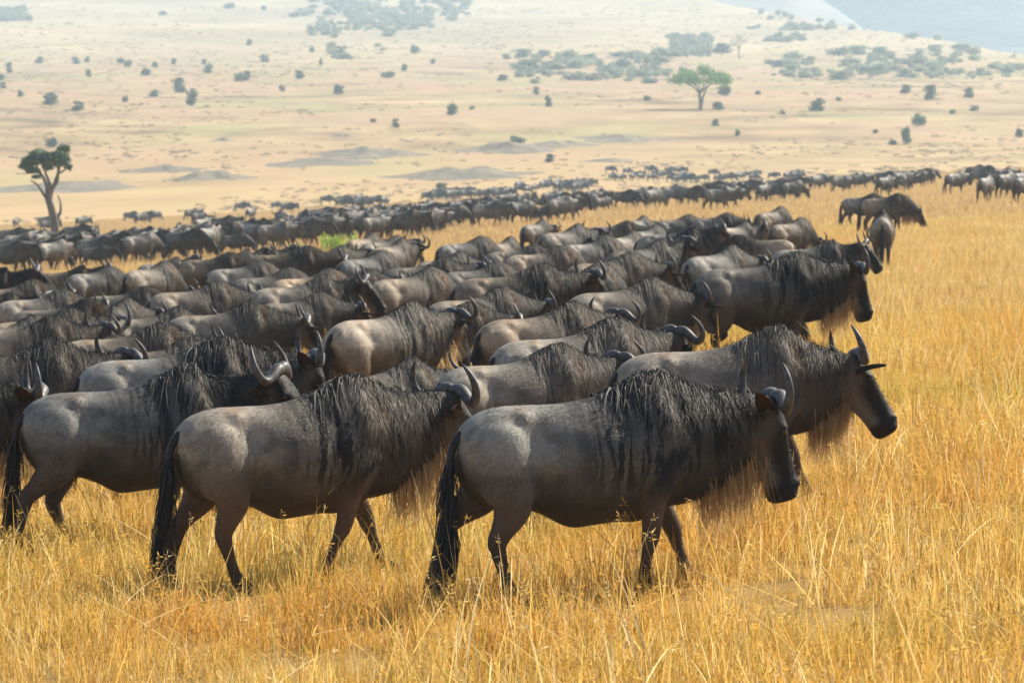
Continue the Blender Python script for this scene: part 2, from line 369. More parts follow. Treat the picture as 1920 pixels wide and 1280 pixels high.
    if horn < .95:   # young: short upright spikes
        hp = np.array([(.045, .03, .06), (.06, .06, .055), (.09, .09, .04), (.12, .135, .03), (.14, .19, .02), (.142, .24, .015), (.13, .28, .01)])
        hrad = np.array([.026, .026, .024, .021, .016, .010, .002])
    ti = np.linspace(0, len(hp)-1, 26 if not far else 9)
    hp_, hr_ = catmull(np.arange(len(hp)), hp, ti), np.maximum(catmull(np.arange(len(hrad)), hrad, ti), .0015)
    hr_ = hr_*(1+.02*np.sin(np.arange(len(hr_))*2.1)*(np.arange(len(hr_)) < 18)) if not far else hr_
    hs = []
    for sd in (-1, 1):
        path = [H0+(s*x*sd+u*y+f*z)*1.10 for x, y, z in hp_]
        hs.append(tube(path, hr_, 12 if not far else 5, .86))
    # ---- ears
    es = []
    for sd in (-1, 1):
        base = H0+s*.100*sd+a*.045-f*.01
        jit = rg.normal(0, .12, 3)
        ed = unit(s*sd*ear[0]+a*ear[1]+f*ear[2]+jit*.6); en = unit(s*sd*.55+f*.35+a*.75); en = unit(en-ed*np.dot(en, ed)); ew = np.cross(en, ed)
        EV = []; EF = []
        nl = 9
        for i in range(nl):
            t = i/(nl-1); wd = .064*1.6*math.sqrt(t+.10)*(1-t)**.6+.0008
            for j in range(7):
                b = -1+2*j/6
                EV.append(base+ed*(.265*t)+ew*(wd*b)+en*(.040*(b*b-.5)*(1-t*.7)-.015*math.sin(t*3)))
        m0 = len(EV)
        EV += [v-en*.007*(1 if 0 < k % 7 < 6 else .3) for k, v in enumerate(EV)]
        for i in range(nl-1):
            for j in range(6):
                A = i*7+j; EF.append((A, A+1, A+8, A+7)); EF.append((m0+A+7, m0+A+8, m0+A+1, m0+A))
            EF.append((i*7, i*7+7, m0+i*7+7, m0+i*7)); EF.append((i*7+13, i*7+6, m0+i*7+6, m0+i*7+13))
        es.append((EV, EF))
    # ---- eyes
    ys = []
    for sd in (-1, 1):
        c = H0+(a*.125+s*.099*sd+f*.035)*HS; EV = []; EF = []
        for i in range(7):
            ph = PI*i/6
            for j in range(10):
                q_ = 2*PI*j/10; EV.append(c+.025*(math.cos(ph)*s+math.sin(ph)*(math.cos(q_)*a*1.25+math.sin(q_)*f)))
        for i in range(6):
            for j in range(10): EF.append((i*10+j, i*10+(j+1) % 10, i*10+10+(j+1) % 10, i*10+10+j))
        ys.append((EV, EF))
    # ---- mane, draped over the loft surface
    def surf(k, th_):
        k = min(max(k, 0), K-1.001); i = int(k); fk = k-i
        jt = (th_ % (2*PI))/(2*PI)*32; j = int(jt) % 32; fj = jt-int(jt)
        g_ = lambda ii: crest[ii, j]*(1-fj)+crest[ii, (j+1) % 32]*fj
        p = g_(i)*(1-fk)+g_(i+1)*fk
        c = crest[i].mean(0)*(1-fk)+crest[i+1].mean(0)*fk
        return p, unit(p-c)
    MV, MF = [], []
    kidx = lambda x: float(np.interp(x, sx, np.arange(K)))
    nman = int((950 if not far else 60)*hairy)
    for _ in range(nman):
        x = rg.uniform(.10, 1.10) if rg.random() < .75 else rg.uniform(.2, .62)
        sd = rg.choice((-1, 1)); ln = (.07+.52*rg.random()**2.2 if x < .65 else .06+.36*rg.random()**1.9)*smooth(.05, .28, x)
        ln = max(.06, ln); th_ = sd*abs(rg.normal(0, .10) if rg.random() < .82 else rg.uniform(0, .8)); k = kidx(x); drift = (-rg.uniform(.0, .9) if x < .62 else -rg.uniform(0, .35))*2.0
        path = []; nseg = 5; lift = rg.uniform(.006, .022); wav = rg.normal(0, .35); base_w = rg.uniform(.0018, .0048)
        for i in range(nseg+1):
            p, nrm = surf(k, th_)
            path.append(p+nrm*(lift*math.sin(PI*min(1, .15+i/nseg*.8))+.004) + np.array((0, 0, -.004*i*i*ln)))
            r_ = max(.09, np.linalg.norm(p-crest[int(min(k, K-1))].mean(0)))
            th_ += sd*(ln/nseg)/r_*rg.uniform(.8, 1.2); k += (drift+wav*math.sin(i*1.7))/nseg*ln*5
        t = unit(path[-1]-path[0]); wd = unit(np.cross(t, nrm)+rg.normal(0, .25, 3))
        ribbon(MV, MF, path, wd, base_w*(2.2 if far else 1), .0012)
    for _ in range(int((620 if not far else 26)*hairy)):   # upright ragged hairs along the crest
        x = rg.uniform(.25, 1.12); k = kidx(x); p, nrm = surf(k, rg.normal(0, .09)); ln = rg.uniform(.025, .085)*(1.25 if x > .62 else .6)
        back = unit(crest[int(k)].mean(0)-crest[min(int(k)+1, K-1)].mean(0))
        lat = rg.normal(0, .45)*np.array((0, 1., 0))
        path = [p-nrm*.012, p+nrm*ln*.5+back*ln*.15+lat*ln*.3, p+nrm*ln*.75+back*ln*.6+lat*ln]
        ribbon(MV, MF, path, unit(np.cross(nrm, rg.normal(0, 1, 3))), rg.uniform(.0014, .003)*(4 if far else 1), .0005)
    NV, NF = [], []
    for _ in range(int(220+260*hairy) if not far else 0):      # dark brush down the nose
        ax = rg.uniform(.03, .42); tp_ = float(np.interp(ax, HEAD[:, 0], HEAD[:, 1])); p = H0+(a*ax+f*tp_*.97+s*rg.normal(0, .025))*HS
        ln = rg.uniform(.012, .034); path = [p-f*.008, p+f*ln*.30+a*ln*.5, p+f*ln*.38+a*ln*1.1+s*rg.normal(0, .008)]
        ribbon(NV, NF, path, unit(np.cross(f, rg.normal(0, 1, 3))), rg.uniform(.0012, .0026), .0004)
    # ---- beard
    BV, BF = [], []
    for _ in range(int(1100 if not far else 40)):
        if rg.random() < .7:
            x = rg.uniform(.70, 1.13); p, nrm = surf(kidx(x), PI+rg.normal(0, .33)); ln = rg.uniform(.12, .40)*(1.1-.35*abs(x-.98)/.3)
        else:
            ax = rg.uniform(.0, .22); jb = float(np.interp(ax, HEAD[:, 0], HEAD[:, 2]))
            p = H0+(a*ax-f*jb*.93+s*rg.normal(0, .018))*HS; nrm = -f; ln = rg.uniform(.06, .20)
        sw = rg.normal(0, .22, 3)*np.array((1, 1, 0))
        dn = np.array((-.12, 0, -1.))+sw*.6
        path = [p-nrm*.015]; cur = p+nrm*.012; path.append(cur)
        for i in range(3): cur = cur+unit(dn*(.5+.5*i)+nrm*.5*(2-i)/2+sw*.3*i)*ln/3; path.append(cur)
        ribbon(BV, BF, path, unit(np.cross(dn, rg.normal(0, 1, 3))), rg.uniform(.0018, .0042)*(3 if far else 1), .0006)
    # ---- tail
    TV, TF = [], []
    tp = catmull(np.arange(6), np.array([(-.775, 0, 1.09), (-.828, 0, 1.04), (-.862, .01*tail_sway, .93), (-.872, .04*tail_sway, .76), (-.885, .08*tail_sway, .60), (-.91, .12*tail_sway, .46)]), np.linspace(0, 5, 14))
    v_, f_ = tube(tp, np.interp(np.linspace(0, 1, 14), [0, .2, .6, 1], [.036, .028, .02, .012]), 8 if not far else 5)
    TV += v_; TF += f_
    for _ in range(int(620 if not far else 26)):
        t = rg.uniform(.22, 1)**.8; p = np.array([np.interp(t*13, np.arange(14), tp[:, k_]) for k_ in range(3)])
        ln = rg.uniform(.22, .48)*min(1, .35+t); sp = rg.normal(0, .055, 3)*np.array((1, .8, .2))
        path = [p]; cur = p
        for i in range(4): cur = cur+np.array((-.08-.05*i, .10*tail_sway, -1.))*ln/4+sp*(.55, .35, .1, -.15)[i]*.6; path.append(cur)
        if path[-1][2] < .06: path = [np.array((q_[0], q_[1], max(q_[2], .06))) for q_ in path]
        ribbon(TV, TF, path, unit(np.cross((0, 0, 1), rg.normal(0, 1, 3))), rg.uniform(.003, .007)*(3 if far else 1), .001)
    if not far:
        out['horn'] = [mesh_from(name+'_horn', *h_, M['horn']) for h_ in hs]
        out['ear'] = [mesh_from(name+'_ear', *e_, M['ear']) for e_ in es]
        out['eye'] = [mesh_from(name+'_eye', *e_, M['eye']) for e_ in ys]
        out['mane'] = mesh_from(name+'_mane', MV, MF, M['mane'])
        out['nose_brush'] = mesh_from(name+'_nose_brush', NV, NF, M['mane'])
        out['beard'] = mesh_from(name+'_beard', BV, BF, M['beard'])
        out['tail'] = mesh_from(name+'_tail', TV, TF, M['tail'])
        return out
    # far animals are one joined mesh
    bm = bmesh.new(); bm.from_mesh(bm_)
    mats = [M['coat']]
    def addp(V_, F_, mat):
        if mat not in mats: mats.append(mat)
        mi = mats.index(mat); vs = [bm.verts.new(tuple(map(float, v))) for v in V_]
        for f0 in F_:
            try: fc = bm.faces.new([vs[k_] for k_ in f0]); fc.material_index = mi; fc.smooth = True
            except ValueError: pass
    for h_ in hs: addp(*h_, M['horn'])
    for e_ in es: addp(*e_, M['ear'])
    addp(MV, MF, M['mane']); addp(BV, BF, M['beard']); addp(TV, TF, M['tail'])
    bm.to_mesh(bm_); bm.free(); bm_.materials.clear()
    for mt in mats: bm_.materials.append(mt)
    return out

WALK_A = ((-9, 0, 0), (27, -6, 0), (8, 4, 0), (-20, -4, 0))
WALK_B = ((-18, -8, 0), (24, 0, 0), (16, -2, 0), (-6, -14, .03))
WALK_C = ((20, -4, 0), (-16, -10, 0), (-16, -4, 0), (14, 2, 0))
STAND = ((2, 0, 0), (-5, 0, 0), (-4, 0, 0), (6, 0, 0))
POSES = {
    'walk': dict(hairy=.42, neck=(1.26, 0, 1.10), head=(-75, 3, 0), legs=WALK_A, seed=1, tail_sway=-.6, ear=(.55, -.72, -.40)),
    'stride': dict(hairy=.36, neck=(1.26, .08, 1.12), head=(-60, 14, 0), legs=WALK_B, seed=2, tail_sway=.5, ear=(.60, -.48, -.50)),
    'look': dict(hairy=.4, neck=(1.14, -.08, 1.22), head=(-56, -34, 0), legs=WALK_C, seed=3, tail_sway=.2, ear=(.85, -.2, -.40)),
    'low': dict(hairy=0.32, neck=(1.24, -.04, 1.02), head=(-56, -8, 0), legs=WALK_B, seed=4, tail_sway=-.3, ear=(.7, .45, .3)),
    'graze': dict(hairy=0.35, neck=(1.24, .03, .66), head=(-66, 6, 0), legs=STAND, seed=5, tail_sway=.1, neckdir=(.75, 0, -.66), ear=(.8, -.3, -.4)),
    'alert': dict(hairy=0.6, neck=(1.12, .04, 1.27), head=(-52, 12, 0), legs=STAND, seed=6, tail_sway=.3, ear=(.9, .2, -.25)),
    'lead': dict(hairy=0.25, neck=(1.09, -.02, 1.04), head=(-60, -14, -16), legs=WALK_B, seed=7, tail_sway=0., ear=(.75, .25, .55)),
    'away': dict(hairy=0.45, neck=(1.21, .12, 1.10), head=(-50, 34, 6), legs=WALK_C, seed=8, tail_sway=-.2, ear=(.62, -.35, -.55)),
    'young': dict(hairy=0.3, neck=(1.16, 0, 1.12), head=(-62, 8, 0), legs=WALK_C, seed=9, horn=.6, tail_sway=.4),
}
# ------------------------------------------------------------------ terrain
def hnoise(x, y, seed=0):           # smooth value noise, numpy
    x = np.asarray(x, float); y = np.asarray(y, float); xi, yi = np.floor(x), np.floor(y); fx, fy = x-xi, y-yi
    fx, fy = fx*fx*(3-2*fx), fy*fy*(3-2*fy)
    h = lambda a, b: np.modf(np.abs(np.sin(a*127.1+b*311.7+seed*74.7)*43758.5453))[0]
    return (h(xi, yi)*(1-fx)+h(xi+1, yi)*fx)*(1-fy)+(h(xi, yi+1)*(1-fx)+h(xi+1, yi+1)*fx)*fy
FAR_D = np.array([300, 430, 560, 700, 850, 1100, 1500, 2000, 2400, 2800, 3300, 4000, 9000.])
FAR_Z = np.array([-4.5, -5.6, -3.2, 2.0, 8.6, 19., 38., 69., 97., 126., 160., 190., 200.])
def ground_z(X, Y):
    X = np.asarray(X, float); Y = np.asarray(Y, float)
    near = .06*X-.0128*Y
    u = X/np.maximum(Y, 60.)
    w = smooth(360, 760, Y)
    fz = np.interp(Y, FAR_D, FAR_Z)
    # rounded: average the profile over a window
    fz = (fz+np.interp(Y*1.06, FAR_D, FAR_Z)+np.interp(Y*.94, FAR_D, FAR_Z))/3
    dc = np.interp(u, [-.4, -.05, .02, .05, .10, .15, .25, .4], [4200, 3600, 2900, 2430, 1900, 1520, 1250, 1150])
    over = np.maximum(Y-dc, 0)
    zc = np.interp(dc, FAR_D, FAR_Z)
    fz = np.where(Y > dc, zc+8*(1-np.exp(-over/160))-np.minimum(over, 1000)*.055, fz)
    roll = (hnoise(X/90, Y/130, 1)-.5)*1.6*smooth(450, 800, Y)+(hnoise(X/260, Y/420, 2)-.5)*7*smooth(700, 1600, Y)
    micro = (hnoise(X/3.1, Y/3.7, 3)-.5)*.07
    return near*(1-w)+(fz+roll)*w+micro
def px_u(px): return (px-960)/FPX
def px_ground(px, py):
    """world point where the sight line of a photograph pixel meets the terrain"""
    Y = np.geomspace(12, 6000, 6000); X = px_u(px)*Y
    row = HORIZON+(CAM_Z-ground_z(X, Y))/Y*FPX
    i = np.nonzero(row <= py)[0]; i = i[0] if len(i) else len(Y)-1
    return float(X[i]), float(Y[i]), float(ground_z(X[i], Y[i]))

def make_ground():
    Ys = np.concatenate([np.linspace(-60, 12, 10), np.geomspace(13, 5200, 330)]); U = np.linspace(-1, 1, 221)
    Xh = 45+np.maximum(Ys, 0)*.36
    XX = U[None]*Xh[:, None]; YY = np.repeat(Ys[:, None], len(U), 1); ZZ = ground_z(XX, YY)
    n = len(U); V = np.stack([XX, YY, ZZ], -1).reshape(-1, 3)
    F = [(i*n+j, i*n+j+1, (i+1)*n+j+1, (i+1)*n+j) for i in range(len(Ys)-1) for j in range(n-1)]
    me = bpy.data.meshes.new('ground'); me.from_pydata(V.tolist(), [], F); me.shade_smooth(); me.materials.append(M['ground'])
    o = bpy.data.objects.new('ground', me); COL.objects.link(o); o['kind'] = 'structure'; o['label'] = 'golden dry savanna plain rising to a pale tawny hillside'
    # wooded blue hill beyond the crest
    for nm, y0, y1, prof, mat, lab in (('hill_far', 2300, 4500, lambda X, Y: -30+360*smooth(2150, 3900, Y)*smooth(120, 420, X)+30*hnoise(X/260, Y/260, 5)+12*hnoise(X/60, Y/60, 15), 'far_forest', 'distant forested hill faded blue by the haze'),
                                ('hill_mid', 2440, 3100, lambda X, Y: 15+120*smooth(2440, 2900, Y)*smooth(420, 200, X)+5*hnoise(X/120, Y/160, 6), 'pale_hill', 'pale far shoulder of the hillside behind the crest')):
        Ys = np.linspace(y0, y1, 40); Xs = np.linspace(60 if nm == 'hill_mid' else 40, 420 if nm == 'hill_mid' else 3000, 120)
        XX, YY = np.meshgrid(Xs, Ys); ZZ = prof(XX, YY); n = len(Xs)
        V = np.stack([XX, YY, ZZ], -1).reshape(-1, 3); F = [(i*n+j, i*n+j+1, (i+1)*n+j+1, (i+1)*n+j) for i in range(len(Ys)-1) for j in range(n-1)]
        me = bpy.data.meshes.new(nm); me.from_pydata(V.tolist(), [], F); me.shade_smooth(); me.materials.append(M[mat])
        o = bpy.data.objects.new('hill', me); COL.objects.link(o); o['kind'] = 'structure'; o['label'] = lab

def make_ground_mats():
    t = NT('ground'); tc = t.n('ShaderNodeNewGeometry'); P = tc.outputs['Position']
    sep = t.n('ShaderNodeSeparateXYZ'); t.set(sep, 0, P); Yv = sep.outputs[1]
    n1 = t.noise(P, .035, 5.).outputs[0]; n2 = t.noise(t.vmul(P, (1, .6, 1)), .010, 5.).outputs[0]; n3 = t.noise(P, 1.7, 5., .65).outputs[0]; n4 = t.noise(P, .16, 5., .6).outputs[0]
    gold = t.ramp(n4, [(.25, (.36, .235, .085)), (.5, (.46, .30, .105)), (.75, (.52, .36, .15))])
    gold = t.mix(t.math('MULTIPLY', t.rng(n3, .35, .7), .45), gold, c4(.27, .155, .05))
    tawny = t.ramp(n1, [(.32, (.13, .092, .052)), (.43, (.28, .20, .105)), (.55, (.41, .295, .155)), (.70, (.49, .37, .20))])
    pink = t.mix(t.rng(n2, .42, .62), tawny, c4(.41, .275, .16))
    green = t.mix(t.math('MULTIPLY', t.rng(t.noise(t.vmul(P, (1, .5, 1)), .022, 4.).outputs[0], .50, .66), .7), pink, c4(.30, .285, .12))
    cream = t.mix(t.rng(n2, .3, .7), c4(.49, .395, .235), c4(.33, .27, .17))
    far = t.mix(t.rng(Yv, 1050., 1700.), green, cream)
    dots = t.rng(t.noise(t.vmul(P, (1, .55, 1)), .11, 3., .7).outputs[0], .60, .70)
    far = t.mix(t.math('MULTIPLY', dots, .45), far, c4(.16, .15, .09))
    fs = t.rng(t.noise(t.vmul(P, (1, .5, 1)), .07, 6., .7).outputs[0], .36, .64)
    far = t.mix(t.math('MULTIPLY', fs, .38), far, t.mix(1., far, c4(.58, .54, .52), 'MULTIPLY'))
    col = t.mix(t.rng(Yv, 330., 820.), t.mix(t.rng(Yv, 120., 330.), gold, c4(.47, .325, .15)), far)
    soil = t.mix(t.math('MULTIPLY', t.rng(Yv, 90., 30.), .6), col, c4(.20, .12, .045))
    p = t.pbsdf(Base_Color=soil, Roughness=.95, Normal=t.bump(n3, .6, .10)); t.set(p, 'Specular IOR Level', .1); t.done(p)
    t = NT('far_forest'); P = t.n('ShaderNodeNewGeometry').outputs['Position']
    n1 = t.noise(P, .022, 6., .7).outputs[0]
    p = t.pbsdf(Base_Color=t.ramp(n1, [(.42, (.012, .028, .03)), (.60, (.10, .12, .09))]), Roughness=.95, Normal=t.bump(n1, 1., 12.)); t.done(p)
t = NT('pale_hill'); _n = t.noise(t.n('ShaderNodeNewGeometry').outputs['Position'], .02, 5.).outputs[0]; t.done(t.pbsdf(Base_Color=t.ramp(_n, [(.35, (.16, .14, .12)), (.65, (.27, .23, .18))]), Roughness=.95))
make_ground_mats(); make_ground()
# ------------------------------------------------------------------ grass (stuff: instanced tufts)
def grass_mat(name, far=0.):
    t = NT(name); at = t.n('ShaderNodeAttribute', attribute_name='tone'); tone = at.outputs['Fac']
    info = t.n('ShaderNodeObjectInfo'); loc = info.outputs['Location']; rnd = info.outputs['Random']
    a = t.math('ADD', t.math('MULTIPLY', tone, .72), t.math('MULTIPLY', rnd, .28))
    base = t.ramp(a, [(.05, (.34, .16, .035)), (.25, (.54, .30, .055)), (.45, (.66, .43, .10)), (.7, (.76, .56, .18)), (.95, (.90, .80, .50))])
    p1 = t.rng(t.noise(loc, .33, 3.).outputs[0], .42, .66); p2 = t.rng(t.noise(loc, .16, 3.).outputs[0], .5, .72)
    base = t.mix(t.math('MULTIPLY', p1, .45), base, c4(.62, .28, .04))
    base = t.mix(t.math('MULTIPLY', p2, t.math('MULTIPLY', tone, .85)), base, c4(.46, .44, .08))
    base = t.mix(t.math('MULTIPLY', t.math('LESS_THAN', tone, .075), .8), base, c4(.16, .27, .04))
    if far: base = t.mix(far, base, t.ramp(a, [(.1, (.36, .235, .11)), (.9, (.66, .50, .27))]))
    p = t.pbsdf(Base_Color=base, Roughness=.55); t.set(p, 'Specular IOR Level', .25)
    tr = t.n('ShaderNodeBsdfTranslucent', inp={'Color': base})
    t.done(t.n('ShaderNodeMixShader', inp={0: .5, 1: p.outputs[0], 2: tr.outputs[0]}))
grass_mat('grass'); grass_mat('grass_mid', .35); grass_mat('grass_far', .8)

def tuft_mesh(name, rg, nb, rad, hmin, hmax, wid, lodged=.15, seeds=0., segs=3, mat='grass', taper=.6):
    V, F, T = [], [], []
    for _ in range(nb):
        r = rad*math.sqrt(rg.random()); q = rg.uniform(0, 2*PI); b = np.array((r*math.cos(q), r*math.sin(q), -.03))
        h = rg.uniform(hmin, hmax)*(1-.25*r/rad); az = rg.uniform(0, 2*PI); lean = abs(rg.normal(0, .22)); curl = rg.uniform(.0, .9)
        if rg.random() < lodged: lean = rg.uniform(.7, 1.35); curl = rg.uniform(0, .6)
        d = np.array((math.cos(az), math.sin(az), 0)); wq = rg.uniform(0, PI); wd = np.array((math.cos(wq), math.sin(wq), 0))
        p = b.copy(); n0 = len(V); tone = rg.random()
        for i in range(segs+1):
            f = i/segs; w = wid*(1-f)**taper*rg.uniform(.8, 1.1)+.0006
            if i == segs: V.append(p); T.append(tone)
            else: V.append(p-wd*w); V.append(p+wd*w); T += [tone, tone]
            if 0 < i < segs: F.append((n0+2*i-2, n0+2*i-1, n0+2*i+1, n0+2*i))
            elif i == segs: F.append((n0+2*i-2, n0+2*i-1, n0+2*i))
            an = lean+curl*f
            p = p+(d*math.sin(an)+np.array((0, 0, math.cos(an))))*h/segs
            p[2] = max(p[2], .004)
        if rg.random() < seeds:      # feathery seed head
            tip = V[n0+2*segs].copy()
            for _k in range(rg.integers(5, 10)):
                n1 = len(V); e = rg.normal(0, 1, 3); e[2] = abs(e[2])*.6-.15; e = unit(e)*rg.uniform(.018, .05); s_ = unit(np.cross(e, rg.normal(0, 1, 3)))*rg.uniform(.002, .0045)
                o_ = tip-np.array((0, 0, rg.uniform(0, .05)))
                V += [o_, o_+e*.5-s_, o_+e, o_+e*.5+s_]; T += [min(1, tone*.4+.25)]*4; F.append((n1, n1+1, n1+2, n1+3))
    me = bpy.data.meshes.new(name); me.from_pydata([tuple(map(float, v)) for v in V], [], F); me.materials.append(M[mat])
    at = me.attributes.new('tone', 'FLOAT', 'POINT'); at.data.foreach_set('value', np.array(T, 'f'))
    return me

def instancer(name, src, pts, rot, scl, idx, label, mat=None):
    """one stuff object whose points carry the given source meshes"""
    c = bpy.data.collections.new(name+'_source')
    for k, me in enumerate(src):
        c.objects.link(bpy.data.objects.new(f'{name}_source_{k:02d}', me))
    me = bpy.data.meshes.new(name); me.from_pydata(pts.tolist(), [], [])
    for nm, typ, arr, key in (('rot', 'FLOAT_VECTOR', rot, 'vector'), ('scl', 'FLOAT_VECTOR', scl, 'vector'), ('pick', 'INT', idx, 'value')):
        a = me.attributes.new(nm, typ, 'POINT'); a.data.foreach_set(key, np.ascontiguousarray(arr, 'i' if typ == 'INT' else 'f').ravel())
    o = bpy.data.objects.new(name, me); COL.objects.link(o)
    g = bpy.data.node_groups.new(name, 'GeometryNodeTree')
    g.interface.new_socket('Geometry', in_out='INPUT', socket_type='NodeSocketGeometry'); g.interface.new_socket('Geometry', in_out='OUTPUT', socket_type='NodeSocketGeometry')
    gi, go = g.nodes.new('NodeGroupInput'), g.nodes.new('NodeGroupOutput')
    ci = g.nodes.new('GeometryNodeCollectionInfo'); ci.inputs[0].default_value = c; ci.inputs[1].default_value = True; ci.inputs[2].default_value = True
    ip = g.nodes.new('GeometryNodeInstanceOnPoints'); ip.inputs['Pick Instance'].default_value = True
    def na(nm, typ):
        n = g.nodes.new('GeometryNodeInputNamedAttribute'); n.data_type = typ; n.inputs[0].default_value = nm
        return next(s for s in n.outputs if s.enabled and s.name == 'Attribute')
    L = g.links.new
    L(gi.outputs[0], ip.inputs['Points']); L(ci.outputs[0], ip.inputs['Instance']); L(na('pick', 'INT'), ip.inputs['Instance Index'])
    L(na('rot', 'FLOAT_VECTOR'), ip.inputs['Rotation']); L(na('scl', 'FLOAT_VECTOR'), ip.inputs['Scale']); L(ip.outputs[0], go.inputs[0])
    md = o.modifiers.new('scatter', 'NODES'); md.node_group = g
    o['kind'] = 'stuff'; o['label'] = label; o['category'] = 'grass'
    return o

def scatter(y0, y1, dens, rg, margin=.035, side=1.5):
    """random ground points in the wedge the place needs, uniform per square metre"""
    k = (.15+margin); area = (y1-y0)*2*side+k*(y1*y1-y0*y0)
    n = int(area*dens); Y = np.sqrt(rg.uniform(0, 1, int(n*1.6))*(y1*y1-y0*y0)+y0*y0)[:n]
    X = rg.uniform(-1, 1, len(Y))*(side+k*Y)
    return X, Y

def make_grass():
    rg = np.random.default_rng(11)
    near = [tuft_mesh('tuft', rg, 58, .20, .10, .30, .0030, .22) for _ in range(5)] + [tuft_mesh('tuft', rg, 44, .20, .16, .42, .0032, .18, .10) for _ in range(4)] + [tuft_mesh('tuft', rg, 34, .26, .15, .48, .0038, .7, .05) for _ in range(3)]
    X, Y = scatter(11, 52, GRASS_NEAR, rg); n = len(X)
    cl = hnoise(X/.9, Y/.9, 21)*.6+hnoise(X/3.5, Y/3.5, 22)*.4
    keep = cl > rg.uniform(.0, .42, n); X, Y, cl = X[keep], Y[keep], cl[keep]; n = len(X)
    P = np.stack([X, Y, ground_z(X, Y)], -1)
    rot = np.stack([rg.normal(0, .06, n), rg.normal(0, .06, n), rg.uniform(0, 2*PI, n)], -1)
    s = rg.uniform(.65, 1.3, n)*(.42+1.1*cl); scl = np.stack([s, s, s*rg.uniform(.95, 1.35, n)], -1)
    instancer('dry_grass', near, P, rot, scl, rg.integers(0, len(near), n), 'golden dry grass standing thick around the nearest animals')
    mid = [tuft_mesh('tuft', rg, 40, .34, .12, .36, .0050, .25, .0, 2, 'grass_mid') for _ in range(6)]
    X, Y = scatter(52, 130, GRASS_MID, rg); n = len(X); P = np.stack([X, Y, ground_z(X, Y)], -1)
    rot = np.stack([rg.normal(0, .06, n), rg.normal(0, .06, n), rg.uniform(0, 2*PI, n)], -1); s = rg.uniform(.7, 1.25, n); scl = np.stack([s, s, s], -1)
    instancer('dry_grass', mid, P, rot, scl, rg.integers(0, len(mid), n), 'golden dry grass between the animals further back')
    far = [tuft_mesh('tuft', rg, 46, .75, .12, .42, .013, .3, .0, 2, 'grass_far') for _ in range(5)]
    X, Y = scatter(130, 430, GRASS_FAR, rg, side=3); n = len(X); P = np.stack([X, Y, ground_z(X, Y)], -1)
    rot = np.stack([rg.normal(0, .05, n), rg.normal(0, .05, n), rg.uniform(0, 2*PI, n)], -1); s = rg.uniform(.7, 1.3, n); scl = np.stack([s, s, s], -1)
    instancer('dry_grass', far, P, rot, scl, rg.integers(0, len(far), n), 'tawny dry grass of the open plain around the far herd')
    tall = [tuft_mesh('stem', rg, 3, .10, .55, 1.0, .0040, .10, .9, 5, 'grass', .2) for _ in range(8)]
    for me in tall:
        at = me.attributes['tone']; v = np.empty(len(me.vertices), 'f'); at.data.foreach_get('value', v); at.data.foreach_set('value', .5+.5*v)
    X, Y = scatter(14, 60, 2.4, rg); keep = rg.random(len(X)) < np.where(Y < 24, 1, .3); X, Y = X[keep], Y[keep]; n = len(X)
    P = np.stack([X, Y, ground_z(X, Y)], -1); rot = np.stack([rg.normal(0, .1, n), rg.normal(0, .1, n), rg.uniform(0, 2*PI, n)], -1); s = rg.uniform(.7, 1.1, n); scl = np.stack([s, s, s], -1)
    instancer('seed_grass', tall, P, rot, scl, rg.integers(0, len(tall), n), 'tall straw stems with seed heads rising above the grass')

def straws():
    rg = np.random.default_rng(12); src = [tuft_mesh('straw', rg, 4, .15, .45, .85, .0042, .85, .15, 5) for _ in range(8)]
    for me in src:
        at = me.attributes['tone']; v = np.empty(len(me.vertices), 'f'); at.data.foreach_get('value', v); at.data.foreach_set('value', .72+.28*v)
    X, Y = scatter(12, 48, 2.6, rg); n = len(X); P = np.stack([X, Y, ground_z(X, Y)+rg.uniform(.02, .16, n)], -1)
    rot = np.stack([rg.normal(0, .15, n), rg.normal(0, .15, n), rg.uniform(0, 2*PI, n)], -1); s = rg.uniform(.6, 1.1, n)
    instancer('broken_straw', src, P, rot, np.stack([s, s, s], -1), rg.integers(0, 8, n), 'pale broken straws lying over the golden grass')
straws()
GRASS_NEAR, GRASS_MID, GRASS_FAR = 36., 9., 1.3
make_grass()
# ------------------------------------------------------------------ mounds, trees, bushes
def leaf_mat(name, c0, c1, tr=.25):
    t = NT(name); g = t.n('ShaderNodeNewGeometry'); info = t.n('ShaderNodeObjectInfo')
    base = t.mix(g.outputs['Random Per Island'], c0, c1); base = t.mix(1., base, info.outputs['Color'], 'MULTIPLY')
    p = t.pbsdf(Base_Color=base, Roughness=.6); trn = t.n('ShaderNodeBsdfTranslucent', inp={'Color': base})
    t.done(t.n('ShaderNodeMixShader', inp={0: tr, 1: p.outputs[0], 2: trn.outputs[0]}))
leaf_mat('leaf', c4(.045, .085, .040), c4(.11, .17, .075)); leaf_mat('leaf_bright', c4(.085, .20, .045), c4(.17, .34, .07), .4); leaf_mat('leaf_grey', c4(.25, .28, .18), c4(.42, .44, .28))
t = NT('bark'); P_ = t.n('ShaderNodeTexCoord').outputs['Object']; nz_ = t.noise(t.vmul(P_, (6, 6, 1.5)), 1., 4.).outputs[0]
t.done(t.pbsdf(Base_Color=t.ramp(nz_, [(.3, (.06, .05, .04)), (.7, (.17, .145, .115))]), Roughness=.9, Normal=t.bump(nz_, .8, .05)))
t = NT('mound'); P_ = t.n('ShaderNodeNewGeometry').outputs['Position']; nz_ = t.noise(P_, .32, 6., .7).outputs[0]
t.done(t.pbsdf(Base_Color=t.ramp(nz_, [(.3, (.10, .085, .065)), (.5, (.17, .145, .10)), (.72, (.34, .255, .14))]), Roughness=.95, Normal=t.bump(nz_, 1., .6)))

